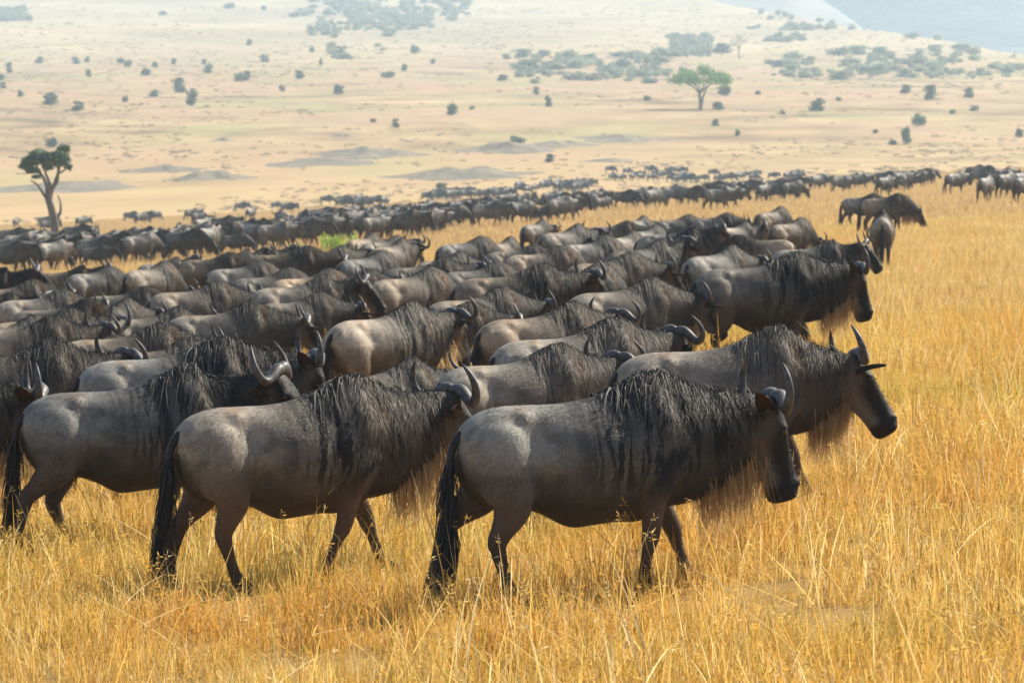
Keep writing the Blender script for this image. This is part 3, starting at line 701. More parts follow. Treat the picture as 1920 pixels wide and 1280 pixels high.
def link(name, me, parent=None, loc=None):
    o = bpy.data.objects.new(name, me); COL.objects.link(o); o.parent = parent
    if loc is not None: o.location = loc
    return o
def tag(o, label=None, cat=None, group=None, kind=None):
    for k, v in (('label', label), ('category', cat), ('group', group), ('kind', kind)):
        if v: o[k] = v
    return o
def leaf_cloud(rg, blobs, n, size):
    """leaf-sized faces spread through the volume of several uneven blobs: (x,y,z, rx,ry,rz)"""
    V, F = [], []; vol = np.array([b[3]*b[4]*b[5] for b in blobs]); pr = vol**.8/np.sum(vol**.8)
    for _ in range(n):
        b = blobs[rg.choice(len(blobs), p=pr)]; d = unit(rg.normal(0, 1, 3)); r = rg.random()**.45*rg.uniform(.82, 1.15)
        c = np.array(b[:3])+d*r*np.array(b[3:]); e = unit(rg.normal(0, 1, 3)); g = unit(np.cross(e, rg.normal(0, 1, 3))); s = size*rg.uniform(.6, 1.3); k = len(V)
        V += [c-e*s-g*s*.15, c-g*s*.55, c+e*s, c+g*s*.6]; F.append((k, k+1, k+2, k+3))
    return V, F
def branch_tree(rg, segs):
    V, F = [], []
    for path, r0, r1 in segs:
        path = np.array(path, float); tt = np.linspace(0, len(path)-1, 4*len(path)); p = catmull(np.arange(len(path)), path, tt)
        p[1:-1] += rg.normal(0, .02*r0*6, (len(p)-2, 3))*.5
        v, f = tube(p, np.linspace(r0, r1, len(p)), 8); b = len(V); V += v; F += [tuple(b+i for i in q) for q in f]
    return V, F
RG = np.random.default_rng(5)
# twisted acacia at the left edge of the far herd
def left_acacia():
    x, y, z = px_ground(103, 452); k = 1.0*y/FPX   # metres per photograph pixel there
    e = link('acacia_tree', None, None, (x, y, z-.05)); tag(e, 'gnarled acacia with forked bare trunk and two dark leaf clumps', 'tree')
    q = lambda px, py, d=0: ((px-103)*k, d, (452-py)*k)
    segs = [([q(103, 456), q(104, 430), q(101, 405), q(94, 378), q(90, 368)], .36, .24), ([q(92, 374), q(82, 362), q(72, 346), q(58, 336)], .15, .04), ([q(90, 370), q(86, 345, .4), q(76, 325, .6), q(66, 308, .6)], .17, .05),
            ([q(92, 370), q(95, 345, -.3), q(88, 322, -.5), q(84, 300, -.5)], .17, .05), ([q(94, 372), q(100, 348, .3), q(108, 325, .2), q(110, 300)], .17, .05), ([q(98, 352), q(110, 338, -.6), q(114, 322, -.9), q(118, 305, -.7)], .15, .05),
            ([q(107, 410), q(113, 395, .3), q(112, 378, .5), q(107, 364, .5)], .13, .04), ([q(103, 430), q(108, 412, .2), q(110, 398, .3)], .17, .11), ([q(76, 325, .6), q(62, 318, .4), q(50, 308, .2)], .1, .03), ([q(108, 325), q(120, 318, .4), q(130, 306, .3)], .1, .03)]
    V, F = branch_tree(RG, segs); link('trunk', mesh_from('acacia_trunk', V, F, M['bark']), e)
    bl = []
    for cx, cy, rx, rz in ((62, 300, 20, 11), (50, 310, 12, 8), (74, 288, 20, 9), (88, 296, 16, 12), (86, 312, 12, 7), (112, 290, 18, 9), (124, 300, 15, 10), (104, 304, 12, 9), (118, 278, 14, 7), (60, 318, 14, 6), (128, 312, 8, 6), (70, 330, 9, 4)):
        a = q(cx, cy, RG.normal(0, .8)); bl.append((a[0], a[1], a[2], rx*k, rx*k*1.1, rz*k))
    V, F = leaf_cloud(RG, bl, 5200, .12); link('crown', mesh_from('acacia_crown', V, F, M['leaf'], False), e)
left_acacia()
def umbrella(px, py, w, h, mat, label, nleaf, trunk2=True, col=(1, 1, 1, 1)):
    x, y, z = px_ground(px, py); k = y/FPX; W, H = w*k, h*k
    e = link('acacia_tree', None, None, (x, y, z-.1)); tag(e, label, 'tree')
    segs = [([(0, 0, -.2), (.0, 0, H*.2), (-W*.015, 0, H*.36)], W*.028, W*.02)]
    for a in ((-.36, .1, .60), (-.18, -.15, .66), (-.02, .2, .70), (.16, -.1, .68), (.34, .1, .62)):
        segs.append(([(-W*.01, 0, H*.33), (a[0]*W*.35, a[1]*W*.4, H*.5), (a[0]*W, a[1]*W, H*a[2])], W*.016, W*.004))
    if trunk2: segs.append(([(W*.01, 0, H*.02), (W*.045, 0, H*.25), (W*.10, .05*W, H*.45), (W*.22, .1*W, H*.66)], W*.02, W*.008))
    V, F = branch_tree(RG, segs); link('trunk', mesh_from('acacia_trunk', V, F, M['bark']), e)
    bl = []
    for _ in range(60):
        q = RG.uniform(0, 2*PI); r = math.sqrt(RG.random())*.46; rise = (1-(r/.46)**2)*.30
        bl.append((W*r*math.cos(q), W*r*math.sin(q)*.9, H*(.60+rise*RG.uniform(.25, 1.0)), W*RG.uniform(.09, .13), W*RG.uniform(.09, .13), H*RG.uniform(.09, .13)))
    V, F = leaf_cloud(RG, bl, nleaf, W*.018); o = link('crown', mesh_from('acacia_crown', V, F, M[mat], False), e); o.color = col
umbrella(1312, 205, 122, 88, 'leaf_bright', 'bright green flat-topped umbrella acacia standing alone on the slope', 4200)
umbrella(1384, 112, 42, 54, 'leaf', 'dark small-crowned acacia on a thin trunk among hillside scrub', 700, False)
# bushes
BUSH = []
for v in range(6):
    rg = np.random.default_rng(100+v); bl = []
    for _ in range(9):
        q = rg.uniform(0, 2*PI); r = rg.uniform(0, .30); bl.append((r*math.cos(q), r*math.sin(q), rg.uniform(.30, .78), rg.uniform(.14, .24), rg.uniform(.14, .24), rg.uniform(.12, .22)))
    bl.append((0, 0, .32, .36, .36, .30))
    for _ in range(5):
        q = rg.uniform(0, 2*PI); bl.append((.22*math.cos(q), .22*math.sin(q), rg.uniform(.14, .30), .2, .2, .16))
    V, F = leaf_cloud(rg, bl, 900, .055)
    crown = [mesh_from('bush_crown', V, F, M[m], False) for m in ('leaf', 'leaf_grey')]
    tv, tf = branch_tree(rg, [([(0, 0, -.1), (.02, 0, .2), (rg.normal(0, .1), rg.normal(0, .1), .5)], .04, .015), ([(0, 0, .05), (rg.uniform(.1, .2), 0, .3), (.2, .1, .5)], .025, .01)])
    BUSH.append((crown, mesh_from('bush_stem', tv, tf, M['bark'])))
def bush(px, py, w, h, grey=0, label=None, group=None, col=None):
    x, y, z = px_ground(px, py); k = y/FPX; v = RG.integers(0, 6)
    e = link('bush', None, None, (x, y, z-.05)); e.scale = (w*k*1.3, w*k*1.3, h*k*1.08); e.rotation_euler.z = RG.uniform(0, 6.28)
    o = link('crown', BUSH[v][0][grey], e); g = RG.uniform(.75, 1.25); o.color = col or (g*RG.uniform(.85, 1.1), g, g*RG.uniform(.8, 1.1), 1)
    link('trunk', BUSH[v][1], e); tag(e, label, 'bush', group); return e
G1 = 'round bushes scattered over the open slope'
for b in ((75, 120, 16, 14), (146, 121, 16, 15), (165, 118, 12, 12), (228, 120, 20, 14), (242, 127, 16, 18), (276, 143, 22, 19), (293, 128, 13, 13), (328, 122, 11, 14), (385, 122, 12, 11), (391, 138, 19, 19), (168, 146, 12, 18), (450, 154, 20, 22), (465, 152, 17, 20),
          (564, 149, 20, 19), (41, 182, 13, 14), (236, 192, 13, 16), (289, 182, 20, 14), (636, 178, 20, 25), (640, 106, 24, 20), (780, 102, 21, 21), (742, 240, 15, 19), (759, 135, 12, 17), (602, 125, 8, 20), (498, 118, 20, 16), (530, 172, 14, 13),
          (728, 147, 28, 16), (470, 86, 14, 12), (943, 153, 22, 15), (950, 112, 18, 11), (19, 138, 14, 22), (6, 152, 14, 18), (8, 167, 16, 13), (585, 100, 12, 15), (812, 121, 10, 13), (432, 18, 24, 12), (308, 31, 18, 12), (496, 21, 13, 11), (552, 34, 22, 12),
          (1005, 178, 14, 16), (1029, 201, 15, 23), (1213, 190, 16, 14), (1698, 176, 24, 18), (1814, 184, 22, 20), (1785, 214, 14, 9), (1825, 208, 20, 11), (1340, 236, 16, 14), (1383, 256, 12, 17), (1032, 304, 20, 17), (1421, 178, 14, 10), (1467, 215, 12, 8), (1570, 190, 14, 8), (1640, 250, 12, 8), (885, 206, 12, 8), (700, 230, 14, 8)):
    bush(*b, label=('tiny' if b[2] < 13.5 else 'small' if b[2] < 19 else 'medium')+(' upright' if b[3] > b[2]*1.12 else ' low' if b[3] < b[2]*.72 else ' round')+' green bush '+('high on the pale slope' if b[1] < 110 else 'midway on the tawny slope' if b[1] < 175 else 'low on the tawny slope near the plain'), group=G1)
for b, lab in (((98, 197, 33, 24), 'broad low bush with a smaller one beside it, above the gnarled acacia'), ((149, 209, 25, 20), 'smaller spreading bush beside the broad low bush above the gnarled acacia'), ((336, 175, 27, 31), 'rounded dark bush of a close pair on the slope, further uphill'),
               ((361, 198, 25, 33), 'tall dark bush of a close pair on the slope, nearer the plain'), ((849, 216, 25, 22), 'squat square dark bush alone in the middle of the bare slope'), ((827, 356, 20, 18), 'small pointed dark bush on the plain just behind the far herd'),
               ((1529, 209, 33, 26), 'mid green round bush on the open slope level with the umbrella acacia'), ((1743, 188, 28, 30), 'grey-green rounded bush below the scrub belt'), ((1722, 237, 30, 31), 'dark dense bush casting a shadow beside the twin thin bush'), ((1697, 271, 20, 38), 'tall thin double bush nearest to the separate far herd group'),
               ((1674, 272, 18, 14), 'low grey shrub at the foot of the tall thin bush'), ((1357, 180, 26, 26), 'dark bush tucked behind the umbrella acacia crown'), ((1345, 207, 24, 18), 'round bush at the foot of the umbrella acacia'), ((1355, 101, 42, 20), 'wide flat dark bush under the small acacia in the scrub'),
               ((98, 277, 22, 24), 'small bush just above the crown of the gnarled acacia'), ((120, 285, 18, 16), 'second small bush behind one leaf clump of the gnarled acacia'), ((972, 272, 34, 22), 'low bush growing on top of a grey earth mound'), ((1910, 258, 16, 22), 'small pale green bush uphill of the separate far herd group')):
    bush(*b, label=lab)
G2 = 'bushes of the scrub belt'
rb = np.random.default_rng(77)
for _ in range(70):
    sel = rb.random()
    if sel < .42: px, py = rb.uniform(975, 1260), rb.uniform(104, 158)
    elif sel < .85: px, py = rb.uniform(1430, 1915), rb.uniform(112, 152)
    else: px, py = rb.uniform(1560, 1900), rb.uniform(70, 112)
    s = rb.uniform(.6, 1.5)
    bush(px, py, 34*s, 14*s, 1, label='grey-green bush merging into the hazy scrub belt across the hillside', group=G2)
for _ in range(26):
    px, py = rb.uniform(1420, 1830), 0; py = 30+(px-1420)*.115+rb.uniform(-8, 8)
    bush(px, py, 16, 11, 1, label='tiny blue-grey bush in the line below the pale crest', group='bushes along the pale crest')
def scrub(name, polys, n, label, seed):
    """far thicket that reads as one mass"""
    rg = np.random.default_rng(seed); pts = []; sc = []
    for (x0, x1, y0, y1) in polys:
        for _ in range(n):
            px, py = rg.uniform(x0, x1), rg.uniform(y0, y1)
            if hnoise(px/38, py/13, seed) < .40: continue
            x, y, z = px_ground(px, py); k = y/FPX; s = rg.uniform(10, 32)*k; pts.append((x, y, z-.1)); sc.append((s, s, s*rg.uniform(.3, .6)))
    n = len(pts); rot = np.zeros((n, 3)); rot[:, 2] = rg.uniform(0, 6.28, n)
    o = instancer(name, [b[0][1] for b in BUSH], np.array(pts), rot, np.array(sc), rg.integers(0, 6, n), label); o['category'] = 'scrub'
scrub('scrub', [(970, 1290, 118, 150), (1440, 1919, 118, 148), (1250, 1330, 70, 108), (1400, 1560, 52, 80), (1000, 1240, 105, 140), (1500, 1900, 105, 140)], 150, 'hazy grey-green thicket belt crossing the hillside', 3)
scrub('scrub', [(560, 880, 0, 42), (580, 810, 30, 72), (0, 75, 22, 42), (620, 720, 88, 112), (640, 800, 5, 60)], 150, 'blue-grey thicket high on the hillside above the scattered bushes', 4)
# dry tussocks and shrublets dotted over the slope
leaf_mat('tussock', c4(.30, .235, .14), c4(.44, .35, .21))
def tussocks():
    rg = np.random.default_rng(61); src = []
    for v in range(4):
        V, F = leaf_cloud(rg, [(rg.normal(0, .25), rg.normal(0, .25), rg.uniform(.1, .3), .3, .3, .2) for _ in range(5)], 90, .09); src.append(mesh_from('tussock', V, F, M['tussock'], False))
    Y = np.exp(rg.uniform(math.log(430), math.log(2300), 9000)); X = rg.uniform(-.2, .2, 9000)*Y
    keep = hnoise(X/28, Y/55, 71)*.6+hnoise(X/110, Y/200, 72)*.4 > rg.uniform(.36, .72, 9000); X, Y = X[keep], Y[keep]; n = len(X)
    rot = np.zeros((n, 3)); rot[:, 2] = rg.uniform(0, 6.28, n); s = rg.uniform(.6, 1.5, n)*np.where(rg.random(n) < .04, 1.6, 1)*(.5+Y/2200)
    o = instancer('dry_tussock', src, np.stack([X, Y, ground_z(X, Y)-.05], -1), rot, np.stack([s*1.5, s*1.5, s*.8], -1), rg.integers(0, 4, n), 'dull tan tussocks speckling the far slope'); o['category'] = 'tussock'
tussocks()
# bare grey earth mounds on the valley floor
def mound(px, py, w, h, lab, seed):
    x, y, z = px_ground(px, py); k = y/FPX; W, H = w*k*.55, h*k*.6; n = 30; V = []; F = []
    rings = 12; rg = np.random.default_rng(seed)
    for i in range(rings+1):
        r = i/rings
        for j in range(n):
            q = 2*PI*j/n; rr = r*(1+.16*math.sin(3*q+seed)+.10*math.sin(5*q+2*seed))
            X, Y = W*rr*math.cos(q), W*1.15*rr*math.sin(q); hz = H*.8*(math.exp(-(r*1.6)**2)-.077)*(.55+.9*hnoise(X/(W*.33)+seed*9, Y/(W*.33), 8)+.25*hnoise(X/(W*.11), Y/(W*.11)+seed, 9))
            V.append((X, Y, hz+float(ground_z(x+X, y+Y))-z if r > 0 else H*.8*.923*(.55+.9*hnoise(seed*9, 0, 8)+.25*hnoise(0, seed, 9))+float(ground_z(x, y))-z))
    for i in range(rings):
        for j in range(n): F.append((i*n+j, i*n+(j+1) % n, (i+1)*n+(j+1) % n, (i+1)*n+j))
    o = link('earth_mound', mesh_from('earth_mound', V, F, M['mound']), None, (x, y, z)); tag(o, lab, None, None, 'structure')
for i, (b, lab) in enumerate((((685, 292, 190, 34), 'tallest peaked grey earth mound on the valley floor'), ((392, 334, 150, 26), 'dark rounded grey mound in front of a long low one'), ((308, 318, 140, 18), 'long low grey mound behind the dark rounded one'), ((120, 352, 260, 22), 'low dark ridge of bare earth behind the gnarled acacia'),
      ((955, 282, 170, 30), 'grey mound with a bush on its crown'), ((870, 330, 250, 32), 'broad grey-green mound nearest the herd'), ((1165, 262, 160, 18), 'flat long grey mound beside the bushy one'), ((1050, 272, 120, 18), 'small grey mound between two larger ones'), ((600, 306, 190, 18), 'low grey swell in front of the peaked mound'), ((420, 264, 46, 12), 'tiny isolated dark mound on the slope'), ((1140, 302, 90, 10), 'faint low earth swell behind the herd'), ((645, 256, 40, 9), 'small dark patch of raised earth above the peaked mound'))):
    mound(*b, lab, i+1)
# ------------------------------------------------------------------ the herd
NEARM = {k: wildebeest(k, **kw) for k, kw in POSES.items()}
FARM = {k: wildebeest('far_'+k, far=True, **POSES[k]) for k in ('walk', 'stride', 'low', 'graze', 'alert', 'away')}
def y_v(px): return 332-.06*(px-960)
def spot(px, py, heading, size):
    s = (py-y_v(px))/(CAM_Z-1.40*size); Y = FPX/s; X = px_u(px)*Y; h = R(heading)
    x, y = X-.44*size*math.cos(h), Y-.44*size*math.sin(h)
    return x, y, s
def put(px, py, heading, pose, size=1., tint=1., label='', group=None, brown=0., full=True, stripes=1.):
    x, y, s = spot(px, py, heading, size); h = R(heading)
    col = (tint*(1+.35*brown), tint*(1+.05*brown), tint*(1-.25*brown), stripes)
    return stand(x, y, heading, pose, size, col, label, group, full)
def stand(x, y, heading, pose, size, col, label, group, full):
    h = R(heading); slope = .06*math.cos(h)-.0128*math.sin(h)
    loc = (x, y, float(ground_z(x, y))-.015); rot = (0, -math.atan(slope)*.7, h); sc = (size,)*3
    if not full:
        o = link('wildebeest', FARM[pose]['body'], None, loc); o.rotation_euler = rot; o.scale = sc; o.color = col
        return tag(o, label, 'wildebeest', group)
    d = NEARM[pose]; e = link('wildebeest', None, None, loc); e.rotation_euler = rot; e.scale = sc
    for part in ('body', 'fur', 'mane', 'nose_brush', 'beard', 'tail'):
        o = link(part, d[part], e)
        if part in ('body', 'fur'): o.color = col
        if part not in ('body', 'tail'): o['kind'] = 'stuff'

    for part in ('horn', 'ear', 'eye'):
        for me in d[part]: link(part, me, e)
    return tag(e, label, 'wildebeest', group)
MID = 'wildebeest packed in the middle of the herd'
MIDL = 'wildebeest packed among others in the middle of the herd'
HERD = [  # hump pixel x, y, heading, pose, size, tint, label
    (1220, 690, 20, 'walk', 1., .95, 'big wildebeest striding at the herd front edge, dark face hung low, whole body clear'),
    (655, 694, 28, 'stride', 1., 1.05, 'wildebeest with heavy dark shoulder stripes, its muzzle hidden behind the rump of the front-edge one'),
    (352, 676, 18, 'look', 1., .85, 'dark wildebeest whose broad silvery horns and raised face turn our way, beside a striped one'),
    (-128, 690, 14, 'walk', 1., .8, 'wildebeest with dark lowered head and pale horns just behind the silvery-horned one\'s tail'),
    (415, 631, 18, 'walk', 1., 1.1, 'wildebeest with a black band down its shoulder, head behind the silvery-horned one'),
    (96, 631, 20, 'away', 1., .9, 'wildebeest with rusty shoulder patch and thin upright horns, behind the cut-off dark head'),
    (98, 588, 18, 'away', 1., 1.25, 'pale-backed wildebeest with black draped mane, second behind the rusty-shouldered one'),
    (128, 577, 20, 'walk', .98, 1.0, 'dark-humped wildebeest just behind the pale-backed one with a draped mane'),
    (300, 600, 14, 'low', 1., 1.1, 'wildebeest with pale bristly hump and lowered head, behind the black-banded one'),
    (472, 562, 10, 'low', .97, 1.1, 'slender grey wildebeest in profile with long lowered face over bare yellow grass'),
    (350, 628, 20, 'young', .86, 1.2, 'small tan wildebeest sunk between the black-banded and the pale bristly ones'),
    (768, 564, 38, 'stride', 1.0, 1.15, 'shaggy wildebeest seen from its rear quarter, bright horn curling beside its mane'),
    (598, 548, 22, 'low', .95, .8, 'dark brown wildebeest with plain hump between the slender grey and the shaggy one'),
    (607, 516, 20, 'look', 1., 1., 'wildebeest with ragged mane, ear and dark face beyond the dark brown plain-humped one'),
    (805, 501, 34, 'graze', 1., 1.35, 'pale-rumped wildebeest with a tan-lit shoulder, head down, behind the shaggy rear-quarter one'),
    (940, 532, 24, 'low', .98, 1.1, 'wildebeest with thick black mane falling over a lowered neck, centre of the herd'),
    (1015, 491, 20, 'stride', 1.02, .7, 'near-black bull with tall mane and shining horn boss amid the herd'),
    (1220, 517, 22, 'low', 1., 1.05, 'smooth brown-shouldered wildebeest with lowered head beside the open grass'),
    (1070, 566, 24, 'away', .98, 1.3, 'dusty pale wildebeest with straw-coloured mane and thin single horn showing'),
    (1150, 597, 20, 'away', 1., 1.1, 'wildebeest with widest curled horns and rough bearded neck behind the two front walkers'),
    (1045, 646, 20, 'away', 1., 1.05, 'wildebeest with smooth back and black mane fringe just behind the front-edge walker'),
    (770, 674, 28, 'young', .84, 1.2, 'young rusty-maned wildebeest with short spike horns half hidden by the striped one'),
    (1455, 606, 14, 'lead', 1., 1.25, 'lean wildebeest leading with outstretched lowered head, ear drooping, at the grass edge'),
    (1490, 472, 18, 'walk', 1.06, .62, 'massive black bull alone in profile on the grass, thick mane and black face'),
    (1395, 440, 176, 'graze', .97, 1., 'wildebeest facing the opposite way to the herd, behind the massive black bull'),
    (1370, 455, 48, 'low', 1., 1., 'wildebeest seen from behind with long black tail, behind the massive black bull'),
    (1560, 446, 8, 'look', 1., .9, 'wildebeest looking round with wide white-edged horns, behind the massive black bull'),
    (1654, 392, 84, 'graze', 1., 1.05, 'wildebeest walking straight away, round rump and legs toward us, alone on grass'),
    (1682, 361, 4, 'graze', 1., 1., 'wildebeest grazing with muzzle in the grass beyond the one walking straight away'),
    (1636, 361, 4, 'low', 1., 1., 'wildebeest half behind the grazing one, beyond the one walking straight away'),
    (1238, 446, 42, 'alert', 1.03, .8, 'dark bull with sunlit beard and horns seen from behind at the herd rim'),
    (1082, 418, 20, 'stride', 1.05, .85, 'wildebeest with black forequarters and upright horns along the back rim of the herd'),
    (1015, 411, 22, 'low', 1., .9, 'dark stout wildebeest at the back rim beside the black-forequartered one'),
    (900, 441, 34, 'graze', 1., 1.3, 'pale wildebeest with tan sunlit neck and head down, back rim of the herd'),
    (955, 441, 60, 'graze', 1., 1.05, 'wildebeest seen from behind next to the tan-necked pale one'),
    (832, 483, 18, 'stride', 1., .85, 'dark wildebeest whose forehead shines white beside the pale-rumped one'),
    (1050, 459, 48, 'graze', .95, 1.4, 'wildebeest with orange-lit shoulder edge behind the near-black bull'),
    (1062, 446, 28, 'low', .95, 1.35, 'pale wildebeest behind the orange-lit shoulder, back rim'),
    (1108, 443, -62, 'alert', 1., .7, 'dark wildebeest facing us with wide curved horns between pale backs'),
    (1135, 442, 40, 'graze', 1., 1.3, 'pale wildebeest with head down beside the dark one facing us'), (1185, 432, 44, 'low', 1., 1.3, 'pale round-backed wildebeest before the dark bull with sunlit beard'), (1205, 405, 30, 'low', 1., 1.2, 'light grey wildebeest on the back rim, furthest behind the sunlit-bearded dark bull'), (1175, 412, 24, 'low', 1., 1.15, 'grey wildebeest on the back rim beside the upright-horned black-forequartered one'), (1228, 422, 30, 'graze', 1., 1.1, 'grey wildebeest with head down touching the sunlit-bearded dark bull'),
    (1290, 402, 20, 'low', 1., .9, 'dark wildebeest walking at the tail of the small group near the herd rim'),
    (1362, 399, 18, 'low', 1., .9, 'dark smooth wildebeest walking behind the pale-backed one with raised head'), (1462, 386, 22, 'graze', 1., .85, 'dark wildebeest grazing furthest out on the grass beyond the massive black bull'), (1398, 414, 30, 'look', .95, 1.5, 'pale-backed wildebeest with raised dark head and pale horn near the rim'), (1500, 406, 62, 'graze', .98, 1.1, 'grey wildebeest grazing with rump toward us, beyond the massive black bull'), (1300, 424, 50, 'alert', 1., 1., 'wildebeest turned away with head up between the sunlit-bearded bull and the herd rim'), (1345, 428, 26, 'graze', .9, 1.1, 'smallish wildebeest with head down behind the long black tail'),
    (8, 500, -20, 'alert', 1.05, .55, 'black wildebeest with pale thin horns, face toward us, before the far band'),
    (20, 546, 12, 'look', 1., .85, 'brown wildebeest with head turned and wide dark horns beside the pale straw-maned one'),
    (115, 541, 26, 'low', .95, 1.45, 'pale wildebeest with straw mane and tan back, behind the dark-humped one'),
    (203, 498, 22, 'graze', 1., .95, 'dark grey wildebeest with rusty neck edge behind the pale straw-maned one'),
    (305, 488, 28, 'graze', 1., 1.1, 'striped-shouldered wildebeest with head down beside the rusty-necked dark grey one'),
    (270, 534, 20, 'graze', .97, 1.1, 'round grey wildebeest with head hidden, in front of the striped-shouldered one'),
    (406, 524, 18, 'low', 1., 1.0, 'wildebeest with black mane and rusty neck crest, horn curled low, before the slender grey one'),
    (332, 573, 16, 'young', .92, 1.1, 'plain brown young wildebeest with dark back ridge among larger ones'),
    (485, 484, 22, 'graze', 1., 1.05, 'silver-flanked wildebeest grazing with front legs over bare grass'),
    (575, 459, 20, 'low', 1.03, .75, 'long dark wildebeest behind the silver-flanked grazing one'),
    (640, 458, 20, 'stride', 1., 1.0, 'grey wildebeest just in front of the bright green shrub'), (712, 468, 28, 'graze', 1., .85, 'dark wildebeest with head down before the cluster of shining horns'), (752, 446, 18, 'stride', 1.02, .85, 'wildebeest with upright head among a cluster of shining horns'),
    (615, 500, 24, 'graze', .95, 1.35, 'pale wildebeest with hidden head behind the ragged-maned one'), (696, 437, 18, 'low', 1., 1.1, 'grey wildebeest behind the bright green shrub at the herd rim'), (742, 441, 20, 'stride', .98, 1., 'wildebeest right behind the upright head in the cluster of shining horns'), (430, 470, 20, 'low', 1., .7, 'black-coated wildebeest with lowered head behind the silver-flanked grazer'), (462, 466, 24, 'alert', 1., .65, 'black-coated wildebeest with raised head behind the silver-flanked grazer'), (512, 462, 16, 'alert', 1., .7, 'black-coated wildebeest with raised head beside the long dark one'),
    (330, 482, 34, 'alert', .96, .95, 'grey wildebeest turned away just behind the striped-shouldered one'), (155, 495, 18, 'alert', 1., .9, 'dark wildebeest with head up behind the rusty-necked dark grey one'), (60, 588, 20, 'low', .98, 1.2, 'pale wildebeest overlapped by the pale-backed one with a draped mane'), (880, 560, 26, 'low', .92, .9, 'brownish wildebeest squeezed beside the shaggy rear-quarter one'), (990, 520, 24, 'low', .95, .9, 'dark wildebeest overlapped by the black-maned one with lowered neck'), (1120, 492, 24, 'graze', 1., .9, 'dark round-backed wildebeest with hidden head beside the near-black bull'), (1000, 455, 30, 'low', .95, 1.1, 'grey wildebeest between the orange-lit shoulder and the rump seen from behind'),
    (860, 470, 24, 'low', .95, 1.0, 'grey wildebeest behind the dark one with the shining forehead'), (540, 500, 20, 'graze', .98, .9, 'dark wildebeest with head down between the silver-flanked grazer and the ragged-maned one'), (690, 500, 20, 'low', .98, .85, 'dark brown wildebeest with lowered head behind the dark face of the ragged-maned one'), (160, 560, 20, 'graze', .95, 1.1, 'grey wildebeest with head down beside the pale straw-maned one'), (235, 560, 20, 'low', .95, .9, 'dark wildebeest with lowered head in front of the round grey one'), (60, 520, 24, 'low', 1., .8, 'dark wildebeest between the black thin-horned one and the pale straw-maned one'), (1180, 470, 24, 'low', 1., 1., 'grey wildebeest with lowered head in front of the sunlit-bearded bull'), (930, 490, 20, 'graze', .98, .8, 'dark wildebeest with head down between the shining forehead and the near-black bull'), (210, 625, 18, 'low', .95, 1.1, 'tan-grey wildebeest half hidden behind the thin upright horns of the rusty-shouldered one'),
]
for h in HERD:
    px, py, hd, pose, size, tint, lab = h
    k_ = HERD.index(h); tint *= .80
    if k_ > 5 and size < 1.015 and k_ not in (22, 27): size *= .925
    if k_ > 6 and abs(hd) < 40 and size < 1.015 and k_ not in (22, 28, 29): hd += 8
    if k_ > 30: hd += RG.normal(0, 15)
    if k_ > 10 and pose != 'young' and k_ not in (16, 22, 23): size *= RG.uniform(.93, 1.04); tint *= RG.uniform(.8, 1.2)
    if py < 530 and HERD.index(h) > 38: put(px, py, hd, pose, size, tint, lab, MID, brown=RG.uniform(-.1, .9), stripes=RG.uniform(.2, 1.))
    else: put(px, py, hd, pose, size, tint, lab, 'wildebeest of the near herd', brown=.4 if pose == 'young' else RG.uniform(-.1, .7), stripes={'walk': 1., 'stride': 1., 'look': .9, 'lead': .15, 'young': .1}.get(pose, float(RG.uniform(.15, .85))))
# ---- far herd: individuals spaced over the ground the herd covers
rf = np.random.default_rng(42); USED = []
keysF = ['walk', 'stride', 'low', 'graze', 'alert', 'away']; probF = [.16, .16, .2, .28, .1, .1]
def fill(n, xr, top, bot, lab, group, gap=1.5, clump=.42, bias=1.0, hd=(25, 30)):
    got = 0
    for _ in range(n*60):
        if got >= n: break
        px = rf.uniform(*xr); t_ = rf.random()**bias; a, b = np.interp(px, *top), np.interp(px, *bot); py = a+(b-a)*t_
        Y = FPX*CAM_Z/(py-y_v(px)); X = px_u(px)*Y
        if hnoise(X/7+40, Y/16, 31) < clump: continue
        if any((X-q[0])**2+((Y-q[1])*.6)**2 < gap*gap for q in USED): continue
        USED.append((X, Y)); got += 1; g = rf.uniform(.48, .98)
        sz = rf.uniform(.92, 1.05) if rf.random() < .88 else rf.uniform(.66, .8)
        pose = rf.choice(keysF, p=probF); ang = rf.normal(*hd) if rf.random() < .85 else rf.uniform(0, 360)
        stand(X, Y, float(ang), str(pose), float(sz), (g*1.03, g, g*.97, .5), ('young ' if sz < .85 else '')+('dark ' if g < .62 else 'pale ' if g > .86 else 'grey ')+lab.replace('wildebeest', 'wildebeest '+{'graze': 'grazing head down', 'alert': 'with raised head', 'low': 'with lowered head'}.get(str(pose), 'walking'), 1), group, False)
    return got
n1 = fill(132, (-10, 905), ([0, 300, 640, 905], [470, 456, 420, 404]), ([0, 300, 640, 905], [522, 494, 460, 436]), 'wildebeest in the dense far band below the gnarled acacia', 'far band of the herd')
n2 = fill(52, (905, 1545), ([905, 1100, 1300, 1545], [398, 378, 362, 352]), ([905, 1100, 1300, 1545], [430, 418, 400, 378]), 'wildebeest in the far band reaching toward open grass', 'far band of the herd beside the open grass')
n3 = fill(26, (1562, 1925), ([1562, 1925], [352, 336]), ([1562, 1925], [368, 386]), 'wildebeest in the separate far group on the rise', 'separate far group on the rise', gap=1.6, clump=.2)
n4 = fill(14, (10, 620), ([10, 620], [430, 388]), ([10, 620], [446, 408]), 'wildebeest straggling on the pale plain behind the far band', 'stragglers behind the far band', gap=6, clump=0.)
print('herd', len(HERD), n1, n2, n3, n4)
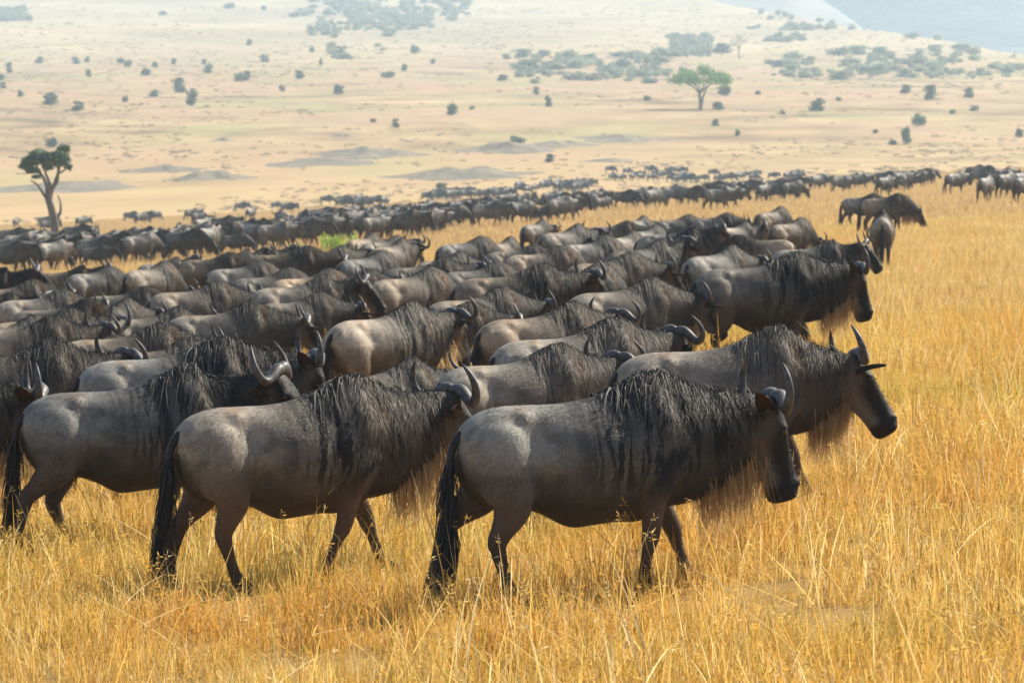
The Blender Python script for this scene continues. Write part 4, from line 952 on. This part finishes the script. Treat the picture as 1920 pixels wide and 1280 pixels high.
# lines of animals too far to pick apart
def far_lines():
    rg = np.random.default_rng(9); pts = []; 
    for (x0, y0, x1, y1, n) in ((800, 378, 955, 370, 26), (970, 366, 1120, 357, 30), (630, 390, 720, 386, 12), (1120, 352, 1500, 334, 40)):
        for _ in range(n):
            f = rg.random(); px = x0+(x1-x0)*f; py = y0+(y1-y0)*f+rg.uniform(-2, 2); Y = FPX*CAM_Z/(py-y_v(px)); X = px_u(px)*Y; pts.append((X, Y, float(ground_z(X, Y))))
    n = len(pts); rot = np.zeros((n, 3)); rot[:, 2] = rg.normal(.4, .5, n); sc = np.ones((n, 3))*rg.uniform(.85, 1.05, (n, 1))
    o = instancer('wildebeest_line', [FARM[k]['body'] for k in ('walk', 'low', 'graze')], np.array(pts), rot, sc, rg.integers(0, 3, n), 'thin dark lines of wildebeest at the far edge of the plain'); o['category'] = 'wildebeest'
far_lines()
# fresh green shrub in the herd
def green_shrub(px, py, w, h, lab):
    x, y, z = px_ground(px, py); k = y/FPX; rg = np.random.default_rng(int(px)); e = link('green_shrub', None, None, (x, y, z)); tag(e, lab, 'shrub')
    bl = [(rg.uniform(-.4, .4)*w*k, rg.uniform(-.4, .4)*w*k, rg.uniform(.15, .6)*h*k, w*k*.16, w*k*.16, h*k*.3) for _ in range(12)]
    V, F = leaf_cloud(rg, bl, 700, .06); link('foliage', mesh_from('shrub_foliage', V, F, M['leaf_fresh'], False), e)
    V, F = branch_tree(rg, [([(0, 0, -.1), (rg.normal(0, .2), rg.normal(0, .2), h*k*.3), (rg.normal(0, .4), rg.normal(0, .4), h*k*.7)], .03, .01) for _ in range(5)]); link('stem', mesh_from('shrub_stem', V, F, M['bark']), e)
leaf_mat('leaf_fresh', c4(.22, .36, .04), c4(.42, .58, .08), .45)
green_shrub(633, 472, 74, 48, 'bright fresh green shrub growing between the near and far herd')
green_shrub(560, 470, 40, 14, 'low patch of bright green leaves beside the bright shrub')
# ------------------------------------------------------------------ haze: one closed box of even air
def haze_box():
    x0, x1, y0, y1, z0, z1 = -4200, 4800, -90, 9600, -95, 620
    V = [(x, y, z) for z in (z0, z1) for y in (y0, y1) for x in (x0, x1)]
    F = [(0, 2, 3, 1), (4, 5, 7, 6), (0, 1, 5, 4), (2, 6, 7, 3), (0, 4, 6, 2), (1, 3, 7, 5)]
    t = NT('haze'); v = t.n('ShaderNodeVolumePrincipled'); t.set(v, 'Color', c4(.61, .80, 1.)); t.set(v, 'Density', HAZE); t.set(v, 'Anisotropy', .25)
    t.t.links.new(v.outputs[0], t.out.inputs['Volume'])
    o = link('haze', mesh_from('haze', V, F, M['haze'], False)); tag(o, 'pale dry-season haze hanging over the plain', None, None, 'stuff')
HAZE = 3.0e-4
haze_box()
